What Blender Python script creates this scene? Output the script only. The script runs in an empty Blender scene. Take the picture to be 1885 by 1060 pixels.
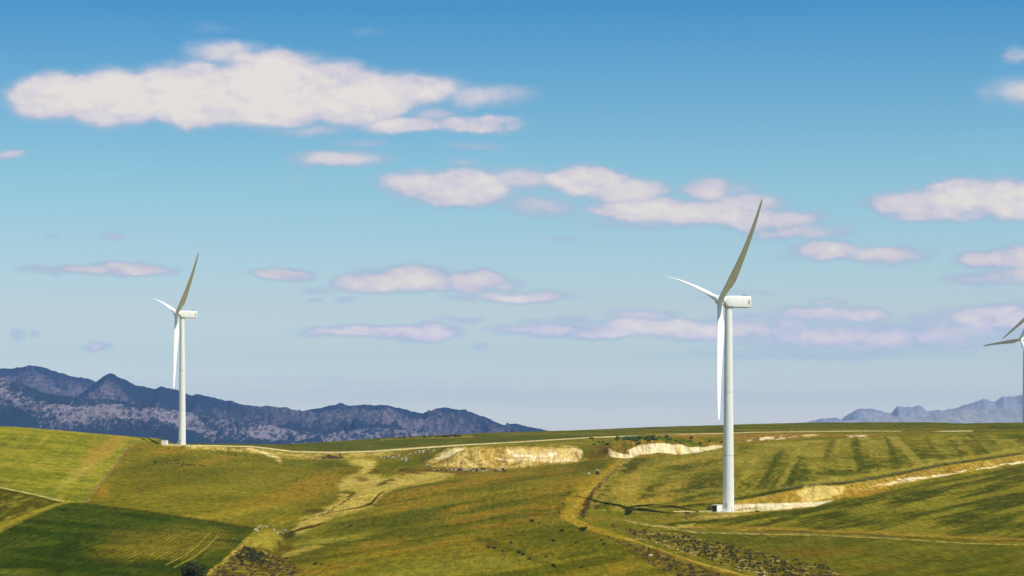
import bpy, bmesh, math, random
import numpy as np
from mathutils import Vector, Matrix
R = math.radians
scene = bpy.context.scene
col = scene.collection
random.seed(7)

# ------------------------------------------------------------------ camera
F = 4434.0          # focal length expressed in photograph pixels (1885 wide)
CX, Y0 = 942.5, 812.0   # optical axis column, row of eye level
cam_d = bpy.data.cameras.new('camera')
cam = bpy.data.objects.new('camera', cam_d); col.objects.link(cam)
cam_d.sensor_width = 36.0
cam_d.lens = 36.0 * F / 1885.0
cam_d.shift_y = (Y0 - 530.0) / 1885.0
cam_d.clip_start = 1.0
cam_d.clip_end = 200000.0
cam.location = (0, 0, 0)
cam.rotation_euler = (R(90), 0, 0)
scene.camera = cam

# ------------------------------------------------------------------ sun
SUN_EL = R(62.0)
SAZ = Vector((0.80, -0.60, 0)).normalized()
S = Vector((SAZ.x * math.cos(SUN_EL), SAZ.y * math.cos(SUN_EL), math.sin(SUN_EL)))
sun_d = bpy.data.lights.new('sun', 'SUN')
sun_d.energy = 5.0
sun_d.angle = R(0.5)
sun_d.color = (1.0, 0.94, 0.82)
sun = bpy.data.objects.new('sun', sun_d); col.objects.link(sun)
sun.rotation_euler = S.to_track_quat('Z', 'Y').to_euler()

# ------------------------------------------------------------------ exposure
scene.view_settings.view_transform = 'Standard'
scene.view_settings.look = 'None'
scene.view_settings.exposure = 0.2
scene.view_settings.gamma = 1.0

# ------------------------------------------------------------------ node helper
class NT:
    def __init__(s, tree): s.t = tree; s.n = tree.nodes; s.l = tree.links
    def _in(s, sock, v):
        if v is None: return
        if isinstance(v, bpy.types.NodeSocket): s.l.new(v, sock)
        else: sock.default_value = v
    def node(s, typ, **kw):
        n = s.n.new(typ)
        for k, v in kw.items(): setattr(n, k, v)
        return n
    def m(s, op, a, b=None, c=None, clamp=False):
        n = s.n.new('ShaderNodeMath'); n.operation = op; n.use_clamp = clamp
        s._in(n.inputs[0], a); s._in(n.inputs[1], b); s._in(n.inputs[2], c)
        return n.outputs[0]
    def v(s, op, a, b=None, c=None):
        n = s.n.new('ShaderNodeVectorMath'); n.operation = op
        s._in(n.inputs[0], a); s._in(n.inputs[1], b); s._in(n.inputs[2], c)
        return n.outputs['Value'] if op in ('LENGTH', 'DOT_PRODUCT', 'DISTANCE') else n.outputs[0]
    def noise(s, vec, scale, detail=4, rough=.55, dist=0.0, color=False, dims='3D'):
        n = s.n.new('ShaderNodeTexNoise'); n.noise_dimensions = dims
        if vec is not None: s.l.new(vec, n.inputs['Vector'])
        n.inputs['Scale'].default_value = scale; n.inputs['Detail'].default_value = detail
        n.inputs['Roughness'].default_value = rough; n.inputs['Distortion'].default_value = dist
        return n.outputs['Color' if color else 'Fac']
    def mr(s, v, a, b, c=0.0, d=1.0, smooth=False):
        n = s.n.new('ShaderNodeMapRange'); n.clamp = True
        if smooth: n.interpolation_type = 'SMOOTHSTEP'
        s._in(n.inputs[0], v); s._in(n.inputs[1], a); s._in(n.inputs[2], b); s._in(n.inputs[3], c); s._in(n.inputs[4], d)
        return n.outputs[0]
    def mix(s, f, a, b, blend='MIX'):
        n = s.n.new('ShaderNodeMix'); n.data_type = 'RGBA'; n.blend_type = blend; n.clamp_factor = True
        s._in(n.inputs[0], f); s._in(n.inputs[6], a); s._in(n.inputs[7], b)
        return n.outputs[2]
    def xyz(s, x, y, z):
        n = s.n.new('ShaderNodeCombineXYZ')
        s._in(n.inputs[0], x); s._in(n.inputs[1], y); s._in(n.inputs[2], z)
        return n.outputs[0]
    def sep(s, v):
        n = s.n.new('ShaderNodeSeparateXYZ'); s.l.new(v, n.inputs[0]); return n.outputs

def lin(c):
    c = c / 255.0
    return c / 12.92 if c <= .04045 else ((c + .055) / 1.055) ** 2.4
def px(r, g, b): return (lin(r), lin(g), lin(b), 1.0)         # a seen colour, linear
def alb(r, g, b, k=1.58): return (lin(r) / k, lin(g) / k, lin(b) / k, 1.0)   # a base colour from a sunlit look

# ------------------------------------------------------------------ world: sky and clouds
world = bpy.data.worlds.new('World'); scene.world = world
world.use_nodes = True
w = NT(world.node_tree); w.n.clear()
SKY_STRENGTH = 0.0915
CLOUDS = [  # column, row (in units of the tangent plane x F), half width, half height, thickness
 (100,178,92,44,1.0),(215,182,120,52,1.1),(350,172,130,60,1.2),(500,168,150,62,1.25),(630,178,150,50,1.1),
 (410,96,80,26,.55),(500,122,110,34,.8),(610,135,80,26,.6),(740,165,120,34,.8),(790,210,80,16,.45),(740,228,95,17,.8),(880,226,95,16,.8),
 (880,178,100,22,.5),(560,238,85,14,.42),(470,212,90,22,.7),(230,215,80,20,.7),(625,292,105,18,.6),(670,262,50,11,.36),(600,300,55,10,.42),
 (20,283,36,10,.5),(870,270,60,9,.3),(395,50,40,9,.14),
 (755,338,70,24,.75),(860,348,100,34,.95),(960,330,110,24,.6),(1000,380,90,22,.5),(1080,330,80,30,.95),(1150,350,90,26,.8),(850,305,35,12,.4),
 (1180,386,100,24,1.0),(1290,392,120,24,.95),(1400,402,120,20,.8),(1300,350,60,24,.75),(1370,372,80,24,.7),(1460,425,105,18,.6),(1250,410,200,16,.45),
 (1360,350,50,16,.5),(790,370,70,9,.22),(1035,438,50,6,.24),
 (680,522,75,23,.85),(770,514,80,27,.95),(870,520,65,22,.85),(930,528,45,16,.5),(600,530,50,9,.3),(940,548,125,11,.6),(1010,545,42,11,.6),
 (635,555,22,7,.4),(580,552,16,6,.35),(690,500,60,10,.3),
 (1670,372,90,26,.85),(1770,362,90,34,1.0),(1880,366,90,38,1.0),(1960,360,90,34,1.0),(1730,390,120,18,.7),
 (1525,460,65,19,.85),(1620,468,95,20,.65),(1500,474,70,9,.3),(1690,470,35,9,.25),
 (1815,478,60,18,.8),(1890,472,70,24,.85),(1830,514,110,13,.5),(1900,500,80,20,.7),
 (1510,577,110,15,.65),(1590,578,60,13,.6),(1525,557,35,6,.5),(1440,570,50,9,.3),
 (1090,612,160,15,.7),(1200,604,140,19,.8),(1300,612,110,20,.75),(1180,580,74,12,.55),(960,610,75,10,.5),(1010,596,60,8,.45),(1050,590,50,8,.4),
 (700,610,140,14,.75),(780,613,74,16,.8),(610,608,72,10,.55),(830,607,25,10,.4),(850,590,50,8,.4),
 (1600,620,290,32,.62),(1740,590,110,18,.42),(1840,585,125,28,.75),(1400,600,130,24,.6),(1750,610,260,22,.5),(1480,655,250,12,.32),(1650,650,140,12,.3),
 (170,497,135,11,.6),(235,495,100,15,.75),(505,502,50,13,.65),(545,504,40,12,.55),
 (205,435,34,8,.5),(95,432,22,6,.3),(175,635,30,8,.55),(35,615,15,10,.4),(62,612,11,10,.4),(880,637,18,7,.4),(560,330,30,8,.14),
 (1868,100,25,18,.45),(1880,168,70,26,.5),(680,62,30,8,.12),(1340,540,60,6,.2),(1290,545,30,9,.22),(1395,540,40,5,.22),
 (560,705,420,9,.12),(300,700,260,8,.1),(760,720,420,10,.1),(1130,745,160,4,.06),(1060,585,70,5,.2),(540,582,20,5,.15),(1700,290,30,4,.12)]
tc = w.node('ShaderNodeTexCoord')
d = w.sep(tc.outputs['Generated'])
ysafe = w.m('MAXIMUM', d[1], 0.02)
u = w.m('ADD', w.m('MULTIPLY', w.m('DIVIDE', d[0], ysafe), F / 100), CX / 100)      # hundreds of units to the right
vv = w.m('SUBTRACT', Y0 / 100, w.m('MULTIPLY', w.m('DIVIDE', d[2], ysafe), F / 100))  # hundreds of units down
P = w.xyz(u, vv, 0.0)
Ps = w.v('MULTIPLY', P, (0.75, 1.25, 1.0))
warp = w.v('SUBTRACT', w.noise(Ps, 1.3, 3, .5, color=True), (.5, .5, .5))
warp2 = w.v('SUBTRACT', w.noise(Ps, 4.5, 3, .5, color=True), (.5, .5, .5))
Pw = w.v('ADD', P, w.v('MULTIPLY', warp, (0.7, 0.30, 0.0)))
Pw = w.v('ADD', Pw, w.v('MULTIPLY', warp2, (0.22, 0.12, 0.0)))
acc = None
for (cx, cy, rx, ry, amp) in CLOUDS:
    rx *= 1.18; ry *= 1.22
    ma = w.v('MULTIPLY_ADD', Pw, (100 / rx, 100 / ry, 0.0), (-cx / rx, -cy / ry, 0.0))
    ln = w.v('DOT_PRODUCT', ma, ma)
    f = w.m('MULTIPLY_ADD', ln, -amp, amp)
    if acc is None: acc = f
    else:
        n = w.node('ShaderNodeMath'); n.operation = 'SMOOTH_MAX'
        w.l.new(acc, n.inputs[0]); w.l.new(f, n.inputs[1]); n.inputs[2].default_value = 0.10
        acc = n.outputs[0]
n1 = w.noise(Ps, 2.2, 7, .58)
n1b = w.noise(w.v('ADD', Ps, (0.06, -0.13, 0)), 2.2, 4, .5)
nn = w.m('SUBTRACT', n1, .5)
field = w.m('ADD', w.m('MULTIPLY', acc, w.m('MULTIPLY_ADD', nn, 1.5, 1.0)), w.m('MULTIPLY', nn, 0.16))
dens = w.mr(field, -0.08, 0.58, 0, 1, smooth=True)
lit_relief = w.m('ADD', w.m('MULTIPLY', w.m('SUBTRACT', n1, n1b), .8), w.m('MULTIPLY', w.m('SUBTRACT', w.noise(w.v('ADD', Ps, (7., 3., 0)), 1.1, 3, .5), .5), 1.1))  # sun-side offset puts lit and shaded relief into the cloud colour, plus random patches
low = w.mr(w.sep(Pw)[1], 0, 8, .06, -.10)
bright = w.m('ADD', w.m('ADD', w.mr(field, 0.10, 1.10, 0, 1), lit_relief), low)
c1 = w.mix(w.mr(bright, -.08, .34), px(156, 180, 203), px(206, 200, 209))
cloudcol = w.mix(w.mr(bright, .36, .92), c1, px(227, 220, 212))
cloudcol = w.mix(w.mr(acc, .22, .62, smooth=True), px(168, 184, 203), cloudcol)
alpha = w.m('MULTIPLY', dens, w.mr(acc, 0.0, 0.6, 0.62, .98, smooth=True))
sky = w.node('ShaderNodeTexSky', sky_type='NISHITA')
sky.sun_disc = False
sky.sun_elevation = SUN_EL
sky.sun_rotation = math.atan2(SAZ.x, SAZ.y)
sky.altitude = 100.0
sky.air_density = 1.0; sky.dust_density = 0.6; sky.ozone_density = 1.0
ramp = w.node('ShaderNodeValToRGB'); cr = ramp.color_ramp       # clear upper air, pale towards the horizon
stops = [(0.0, (2.5, 2.5, 2.5)), (.0106, (2.25, 2.29, 2.35)), (.0252, (1.55, 1.64, 1.80)), (.0345, (1.20, 1.35, 1.50)), (.0545, (1.15, 1.2, 1.27)), (.108, (.77, 1.12, 1.14)), (.178, (.25, .74, 1.03)), (.42, (.55, .88, 1.03)), (1.0, (.85, .95, 1.0))]
while len(cr.elements) < len(stops): cr.elements.new(.5)
for e, (p_, c_) in zip(cr.elements, stops): e.position = p_; e.color = (c_[0] / 2.6, c_[1] / 2.6, c_[2] / 2.6, 1)
w.l.new(d[2], ramp.inputs[0])
SKY_TINT_NODE = w.v('SCALE', w.v('MULTIPLY', sky.outputs[0], ramp.outputs[0])); SKY_TINT_NODE.node.inputs['Scale'].default_value = 2.6
air = w.mr(d[2], .012, .07, 1.55, 1.13)
cloudcol = w.v('MULTIPLY', cloudcol, w.xyz(air, air, air))
bg1 = w.node('ShaderNodeBackground'); w.l.new(SKY_TINT_NODE, bg1.inputs[0]); bg1.inputs[1].default_value = SKY_STRENGTH
bg2 = w.node('ShaderNodeBackground'); w.l.new(cloudcol, bg2.inputs[0]); bg2.inputs[1].default_value = 0.87
mx = w.node('ShaderNodeMixShader')
front = w.mr(d[1], .1, .3)
w.l.new(w.m('MULTIPLY', alpha, front), mx.inputs[0]); w.l.new(bg1.outputs[0], mx.inputs[1]); w.l.new(bg2.outputs[0], mx.inputs[2])
wo = w.node('ShaderNodeOutputWorld'); w.l.new(mx.outputs[0], wo.inputs[0])

# ------------------------------------------------------------------ numpy noise
def _hash(ix, iy, seed):
    h = (ix.astype(np.int64) * 374761393 + iy.astype(np.int64) * 668265263 + seed * 1442695041) & 0xFFFFFFFF
    h = ((h ^ (h >> 13)) * 1274126177) & 0xFFFFFFFF
    h = h ^ (h >> 16)
    return (h & 0xFFFFFF) / float(0xFFFFFF)
def vnoise(x, y, seed=0):
    ix = np.floor(x); iy = np.floor(y); fx = x - ix; fy = y - iy
    fx = fx * fx * fx * (fx * (fx * 6 - 15) + 10); fy = fy * fy * fy * (fy * (fy * 6 - 15) + 10)
    a = _hash(ix, iy, seed); b = _hash(ix + 1, iy, seed); c = _hash(ix, iy + 1, seed); dd = _hash(ix + 1, iy + 1, seed)
    return (a * (1 - fx) + b * fx) * (1 - fy) + (c * (1 - fx) + dd * fx) * fy
def fbm(x, y, octv=5, seed=0, gain=.5):
    s = 0; a = 1; t = 0
    for o in range(octv):
        s = s + a * vnoise(x + 17.3 * o, y - 9.1 * o, seed + o); t += a; a *= gain; x = x * 2.03; y = y * 2.03
    return s / t
def ridged(x, y, octv=6, seed=0, gain=.5):
    s = 0; a = 1; t = 0
    for o in range(octv):
        n = 1 - np.abs(2 * vnoise(x + 31.7 * o, y + 11.9 * o, seed + o) - 1); s = s + a * n * n; t += a; a *= gain; x = x * 2.07; y = y * 2.07
    return s / t
def sstep(a, b, x):
    t = np.clip((x - a) / (b - a), 0, 1); return t * t * (3 - 2 * t)
def pchip_cols(Dk, Zk, Ds):
    """Dk,Zk: K x N knots; Ds: M x N sample positions -> M x N (monotone cubic)."""
    if Dk.shape[0] == 1: return np.repeat(Zk[:1], Ds.shape[0], 0) * np.ones_like(Ds)
    h = np.diff(Dk, axis=0); dl = np.diff(Zk, axis=0) / h
    K = Dk.shape[0]; m = np.zeros_like(Zk)
    w1 = 2 * h[1:] + h[:-1]; w2 = h[1:] + 2 * h[:-1]
    prod = dl[:-1] * dl[1:]
    with np.errstate(divide='ignore', invalid='ignore'):
        hm = (w1 + w2) / (w1 / dl[:-1] + w2 / dl[1:])
    m[1:-1] = np.where(prod > 0, hm, 0); m[0] = dl[0]; m[-1] = dl[-1]
    out = np.zeros_like(Ds)
    for k in range(K - 1):
        lo, hi = Dk[k], Dk[k + 1]
        sel = (Ds >= lo - 1e-6) & (Ds <= hi + 1e-6)
        t = np.clip((Ds - lo) / (hi - lo), 0, 1); hh = hi - lo
        v = (2*t**3 - 3*t**2 + 1) * Zk[k] + (t**3 - 2*t**2 + t) * hh * m[k] + (-2*t**3 + 3*t**2) * Zk[k+1] + (t**3 - t**2) * hh * m[k+1]
        out = np.where(sel, v, out)
    return out
def curve(pts, xs):
    pts = sorted(pts); a = np.array([p[0] for p in pts], float)[:, None]; b = np.array([p[1] for p in pts], float)[:, None]
    xs2 = np.clip(xs, a[0, 0], a[-1, 0])[:, None]
    return pchip_cols(a, b, xs2)[:, 0]

def grid_mesh(name, X, Y, Z, mat, colr=None):
    M, N = X.shape
    co = np.stack([X, Y, Z], -1).reshape(-1, 3).astype(np.float32)
    i = np.arange(M - 1)[:, None] * N + np.arange(N - 1)[None, :]
    q = np.stack([i, i + 1, i + N + 1, i + N], -1).reshape(-1, 4).astype(np.int32)
    me = bpy.data.meshes.new(name)
    me.vertices.add(len(co)); me.vertices.foreach_set('co', co.ravel())
    me.loops.add(q.size); me.loops.foreach_set('vertex_index', q.ravel())
    me.polygons.add(len(q)); me.polygons.foreach_set('loop_start', np.arange(0, q.size, 4, dtype=np.int32))
    me.polygons.foreach_set('loop_total', np.full(len(q), 4, np.int32))
    me.polygons.foreach_set('use_smooth', np.ones(len(q), bool))
    me.update(calc_edges=True)
    if colr is not None:
        at = me.color_attributes.new('soil', 'FLOAT_COLOR', 'POINT')
        c4 = np.concatenate([colr, np.ones((len(colr), 1))], 1).astype(np.float32)
        at.data.foreach_set('color', c4.ravel())
    me.materials.append(mat)
    o = bpy.data.objects.new(name, me); col.objects.link(o)
    return o

# ------------------------------------------------------------------ materials
def newmat(name):
    m = bpy.data.materials.new(name); m.use_nodes = True
    t = NT(m.node_tree); b = m.node_tree.nodes['Principled BSDF']
    return m, t, b
def simple(name, c, rough=.6, var=.12, scale=1.5, metallic=0.0, bump=0.0, spec=.3):
    m, t, b = newmat(name)
    g = t.node('ShaderNodeNewGeometry')
    n = t.noise(g.outputs['Position'], scale, 5)
    f = t.mr(n, .3, .7, 1 - var, 1 + var)
    cc = t.mix(1.0, c, t.xyz(f, f, f), 'MULTIPLY')
    t.l.new(cc, b.inputs['Base Color'])
    b.inputs['Roughness'].default_value = rough; b.inputs['Metallic'].default_value = metallic
    b.inputs['Specular IOR Level'].default_value = spec
    if bump:
        bp = t.node('ShaderNodeBump'); bp.inputs['Strength'].default_value = .6; bp.inputs['Distance'].default_value = bump
        t.l.new(t.noise(g.outputs['Position'], scale * 3, 4), bp.inputs['Height']); t.l.new(bp.outputs[0], b.inputs['Normal'])
    return m

M = {}
def ground_material():
    m, t, b = newmat('pasture_and_soil')
    at = t.node('ShaderNodeAttribute', attribute_name='soil')
    g = t.node('ShaderNodeNewGeometry'); p = g.outputs['Position']
    pf = t.v('MULTIPLY', p, (1, 1, 0.0))
    pl = t.v('MULTIPLY', p, (1, .13, 0.0))
    a = t.noise(pl, 0.42, 5, .7); bn = t.noise(pl, 0.07, 4, .6); cn = t.noise(t.v('MULTIPLY', p, (1, .14, 0)), 1.1, 3, .7)
    f = t.m('MULTIPLY', t.m('MULTIPLY', t.mr(a, .28, .72, .52, 1.48), t.mr(bn, .25, .75, .84, 1.16)), t.mr(cn, .25, .75, .60, 1.40))
    c = t.mix(1.0, at.outputs['Color'], t.xyz(f, f, f), 'MULTIPLY')
    hue = t.noise(t.v('ADD', pl, (300., 10., 0)), 0.13, 4, .6)
    c = t.mix(t.mr(hue, .35, .75, 0, .40), c, t.mix(1.0, c, (1.16, .96, .70, 1), 'MULTIPLY'))
    c = t.mix(t.mr(hue, .6, .25, 0, .35), c, t.mix(1.0, c, (.82, 1.04, .80, 1), 'MULTIPLY'))
    # tufts of coarse grass
    tuft = t.mr(t.noise(t.v('MULTIPLY', p, (1, .12, 0)), 0.75, 2, .5), .62, .72)
    c = t.mix(t.m('MULTIPLY', tuft, .5), c, t.mix(1.0, c, (.45, .5, .4, 1), 'MULTIPLY'))
    t.l.new(c, b.inputs['Base Color'])
    b.inputs['Roughness'].default_value = 1.0; b.inputs['Specular IOR Level'].default_value = 0.0
    bp = t.node('ShaderNodeBump'); bp.inputs['Strength'].default_value = .7; bp.inputs['Distance'].default_value = .8
    t.l.new(t.m('ADD', a, t.m('MULTIPLY', cn, .4)), bp.inputs['Height']); t.l.new(bp.outputs[0], b.inputs['Normal'])
    return m
M['ground'] = ground_material()

# ------------------------------------------------------------------ terrain
def ykn(D, z): return Y0 - z / D * F
LAY = []   # each: (y curve or z curve, D curve)
LAY.append((None, [(0, 40)], [(0, -48)]))
LAY.append((None, [(0, 300)], [(-800, -44), (0, -46), (900, -44), (1885, -40), (2700, -36)]))
LAY.append(([(-800,1062),(0,1066),(940,1064),(1885,1062),(2700,1050)], [(0,740),(470,700),(940,660),(1400,620),(1885,600)], None))
LAY.append(([(-800,880),(0,902),(150,928),(300,948),(470,972),(530,985),(620,984),(900,975),(1040,962),(1240,972),(1500,986),(1885,1004),(2700,1020)],
            [(0,1000),(530,1000),(700,985),(900,950),(1040,930),(1240,900),(1500,870),(1885,830)], None))
LAY.append(([(-800,850),(0,870),(150,890),(300,920),(450,936),(560,952),(620,948),(700,945),(900,945),(1040,936),(1148,950),(1250,951),(1340,944),(1385,940),(1470,932),(1555,918),(1640,897),(1725,880),(1809,866),(1885,853),(2200,820),(2700,800)],
            [(0,1130),(150,1120),(300,1100),(450,1120),(560,1120),(700,1100),(900,1060),(1040,1035),(1148,1035),(1250,1010),(1340,1008),(1385,1025),(1470,1060),(1555,1115),(1640,1180),(1725,1250),(1885,1370),(2300,1400)], None))
LAY.append(([(-800,820),(0,838),(150,850),(300,878),(450,893),(560,910),(620,905),(700,900),(900,902),(1040,902),(1148,930),(1250,932),(1340,923),(1385,914),(1470,896),(1555,889),(1640,875),(1725,857),(1809,845),(1885,835),(2200,808),(2700,790)],
            [(0,1280),(150,1290),(300,1300),(450,1340),(600,1330),(700,1300),(900,1200),(1040,1130),(1148,1064),(1250,1052),(1340,1056),(1385,1085),(1470,1115),(1555,1165),(1640,1230),(1725,1300),(1885,1420),(2300,1450)], None))
LAY.append(([(-800,773),(0,788),(159,800),(239,810),(294,820),(335,824.5),(430,838),(520,850),(600,848),(700,847),(780,860),(850,866),(930,863),(1000,857),(1075,848),(1130,844),(1200,841),(1300,826),(1340,819),(1500,812),(1650,806),(1885,800),(2700,780)],
            [(-800,1450),(0,1500),(150,1540),(270,1600),(335,1640),(430,1650),(520,1600),(600,1600),(700,1620),(850,1620),(1000,1640),(1075,1650),(1130,1600),(1200,1600),(1300,1650),(1340,1680),(1500,1700),(1650,1660),(1885,1560)], None))
LAY.append(([(-800,770),(0,785),(159,796.6),(239,802.6),(280,805.5),(294,807.5),(310,812),(325,817),(335,818.4),(430,821.5),(480,825),(541,834),(612,837),(683,835),(754,832),(800,828),(840,825),(930,823),(1000,822),(1060,824),(1100,828),(1130,816),(1200,808),(1300,810),(1340,808),(1500,803),(1650,800),(1885,792),(2700,775)],
            [(-800,1550),(0,1600),(150,1640),(240,1700),(294,1710),(335,1690),(430,1690),(480,1700),(541,1740),(612,1760),(754,1780),(800,1720),(840,1680),(930,1690),(1000,1700),(1060,1710),(1100,1680),(1130,1650),(1200,1640),(1300,1700),(1340,1750),(1500,1780),(1650,1740),(1885,1640)], None))
LAY.append(([(-800,800),(0,815),(239,822),(335,826),(430,824),(480,825),(541,831.5),(612,832.7),(683,830.7),(754,825.6),(850,819),(948,813.8),(1090,805),(1250,799),(1329,797.7),(1385,795.4),(1583,793.4),(1753,790),(1885,786),(2700,772)],
            [(-800,1800),(0,1800),(335,1800),(465,1800),(612,1850),(750,1900),(900,2000),(1090,2050),(1329,2050),(1583,1900),(1885,1730)], None))
LAY.append(([(-800,845),(0,835),(200,822),(345,816),(411,816.5),(500,818),(610,812),(762,803),(893,797),(1020,793),(1189,786.5),(1329,783),(1385,780.5),(1583,777.5),(1885,778.7),(2700,770)],
            [(-800,2600),(1020,2600),(1385,2500),(1650,2200),(1885,1880),(2700,1880)], None))
LAY.append((None, [(0,3400),(1385,3300),(1885,2700)], [(-800,-40),(1000,-22),(1885,-25),(2700,-10)]))
LAY.append((None, [(0,7500)], [(0,-130)]))
LAY.append((None, [(0,60000)], [(0,-130)]))

def knots(xs):
    Dk = []; Zk = []
    for yc, Dc, zc in LAY:
        D = curve(Dc, xs); Dk.append(D)
        Zk.append(curve(zc, xs) if zc is not None else (Y0 - curve(yc, xs)) * D / F)
    Dk = np.array(Dk); Zk = np.array(Zk)
    # smooth sideways so that no feature line has kinks
    return Dk, Zk
T1 = dict(x=1341.0, D=1026.0, y=942.0); T2 = dict(x=335.5, D=1655.0, y=818.6)
def WX(x, D): return (x - CX) / F * D
PADS = [(WX(1345, 1026), 1026.0, -30.1, 15.0, 13.0), (WX(330, 1655), 1655.0, -2.4, 16.0, 14.0)]
def surface(X, D, z):
    """local relief added to the interpolated surface"""
    x = CX + X / D * F
    near = sstep(200, 500, D)
    n = (fbm(X / 95, D / 95, 4, 3) - .5) * 3.0 + (fbm(X / 22, D / 22, 4, 8) - .5) * .9
    calm = 1 - .75 * sstep(1400, 1560, D) * (x < 420) - .6 * sstep(1900, 2200, D)
    z = z + n * near * calm * (D < 6000)
    # spoil heap and chalk face: gullies running down the slope
    def inr(a, b, v, s): return sstep(a - s, a + s, v) * (1 - sstep(b - s, b + s, v))
    q = inr(800, 1075, x, 14) * inr(1605, 1720, D, 14)
    q2 = inr(1118, 1345, x, 12) * inr(1585, 1720, D, 14)
    g = ridged(X / 9.0, D / 60.0, 4, 21)
    z = z + q * ((g - .5) * 2.2 + (fbm(X / 5, D / 5, 3, 40) - .5) * 1.5) + q2 * (g - .5) * 2.6
    # bank of the cutting on the right
    q3 = inr(1390, 2000, x, 20) * (np.abs(D - (1026 + (x - 1341) * .70)) < 75)
    z = z + q3 * (ridged(X / 6.0, D / 40.0, 3, 25) - .5) * .8
    # stream gully
    for pts, dep, wd in STREAM:
        dd = dist_line_world(X, D, pts)
        z = z - dep * np.exp(-(dd / wd) ** 2)
    for (cx, cy, pz, r0, r1) in PADS:
        r = np.hypot(X - cx, (D - cy) * .8)
        f = 1 - sstep(r0, r0 + r1, r); z = z * (1 - f) + pz * f
    # mound edge on the near side of the nearer pad
    return z
def dist_line_world(X, Y, pts):
    best = np.full(X.shape, 1e9)
    for (x0, y0), (x1, y1) in zip(pts[:-1], pts[1:]):
        dx, dy = x1 - x0, y1 - y0; L2 = dx * dx + dy * dy
        t = np.clip(((X - x0) * dx + (Y - y0) * dy) / L2, 0, 1)
        best = np.minimum(best, np.hypot(X - x0 - t * dx, Y - y0 - t * dy))
    return best
# the photograph's column / row of a place on the ground -> depth, on the undisturbed surface
def depth_at(x, y):
    xs = np.array([float(x)]); Dk, Zk = knots(xs)
    Ds = np.linspace(450, 3000, 2600)[:, None]
    z = pchip_cols(Dk, Zk, Ds)[:, 0]; yy = Y0 - z / Ds[:, 0] * F
    i = np.argmax(yy <= y)
    return float(Ds[i, 0])
STREAM = []
def spts(l): return [(WX(x, depth_at(x, y)), depth_at(x, y)) for x, y in l]
st1 = spts([(715,902),(690,915),(655,933),(620,940),(590,948),(562,958),(548,966),(530,976),(515,990),(505,1005),(495,1020),(470,1040)])
STREAM.append((st1, 1.6, 4.5))

xs_f = np.concatenate([np.arange(-2600, -120, 40.0), np.arange(-120, 2010, 1.7), np.arange(2010, 4500, 40.0)])
Dk, Zk = knots(xs_f)
segn = [6, 12, 95, 70, 60, 80, 60, 60, 60, 12, 10, 12]
rows = []
for k, n in enumerate(segn):
    t = np.linspace(0, 1, n, endpoint=False)[:, None]
    rows.append(Dk[k] * (1 - t) + Dk[k + 1] * t)
rows.append(Dk[-1][None, :])
DD = np.concatenate(rows, 0)
ZZ = pchip_cols(Dk, Zk, DD)
XX = (xs_f[None, :] - CX) / F * DD
ZZ = surface(XX, DD, ZZ)
PXX = np.broadcast_to(xs_f[None, :], DD.shape); PYY = Y0 - ZZ / DD * F

def ground_z(X, D):
    x = np.array([CX + X / D * F]); a, b = knots(x)
    z = pchip_cols(a, b, np.array([[float(D)]]))
    return float(surface(np.array([[float(X)]]), np.array([[float(D)]]), z)[0, 0])
def at(x, y):
    """world point on the visible ground seen at photograph column x, row y"""
    j = np.searchsorted(xs_f, x); j = int(np.clip(j, 1, len(xs_f) - 1))
    f = (x - xs_f[j - 1]) / (xs_f[j] - xs_f[j - 1])
    yy = PYY[:, j - 1] * (1 - f) + PYY[:, j] * f; D = DD[:, j - 1] * (1 - f) + DD[:, j] * f
    zz = ZZ[:, j - 1] * (1 - f) + ZZ[:, j] * f
    i = int(np.argmax(yy <= y))
    if i == 0: i = 1
    t = (yy[i - 1] - y) / max(1e-6, yy[i - 1] - yy[i]); t = min(1, max(0, t))
    d0 = D[i - 1] * (1 - t) + D[i] * t; z0 = zz[i - 1] * (1 - t) + zz[i] * t
    return Vector(((x - CX) / F * d0, d0, z0))

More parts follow.
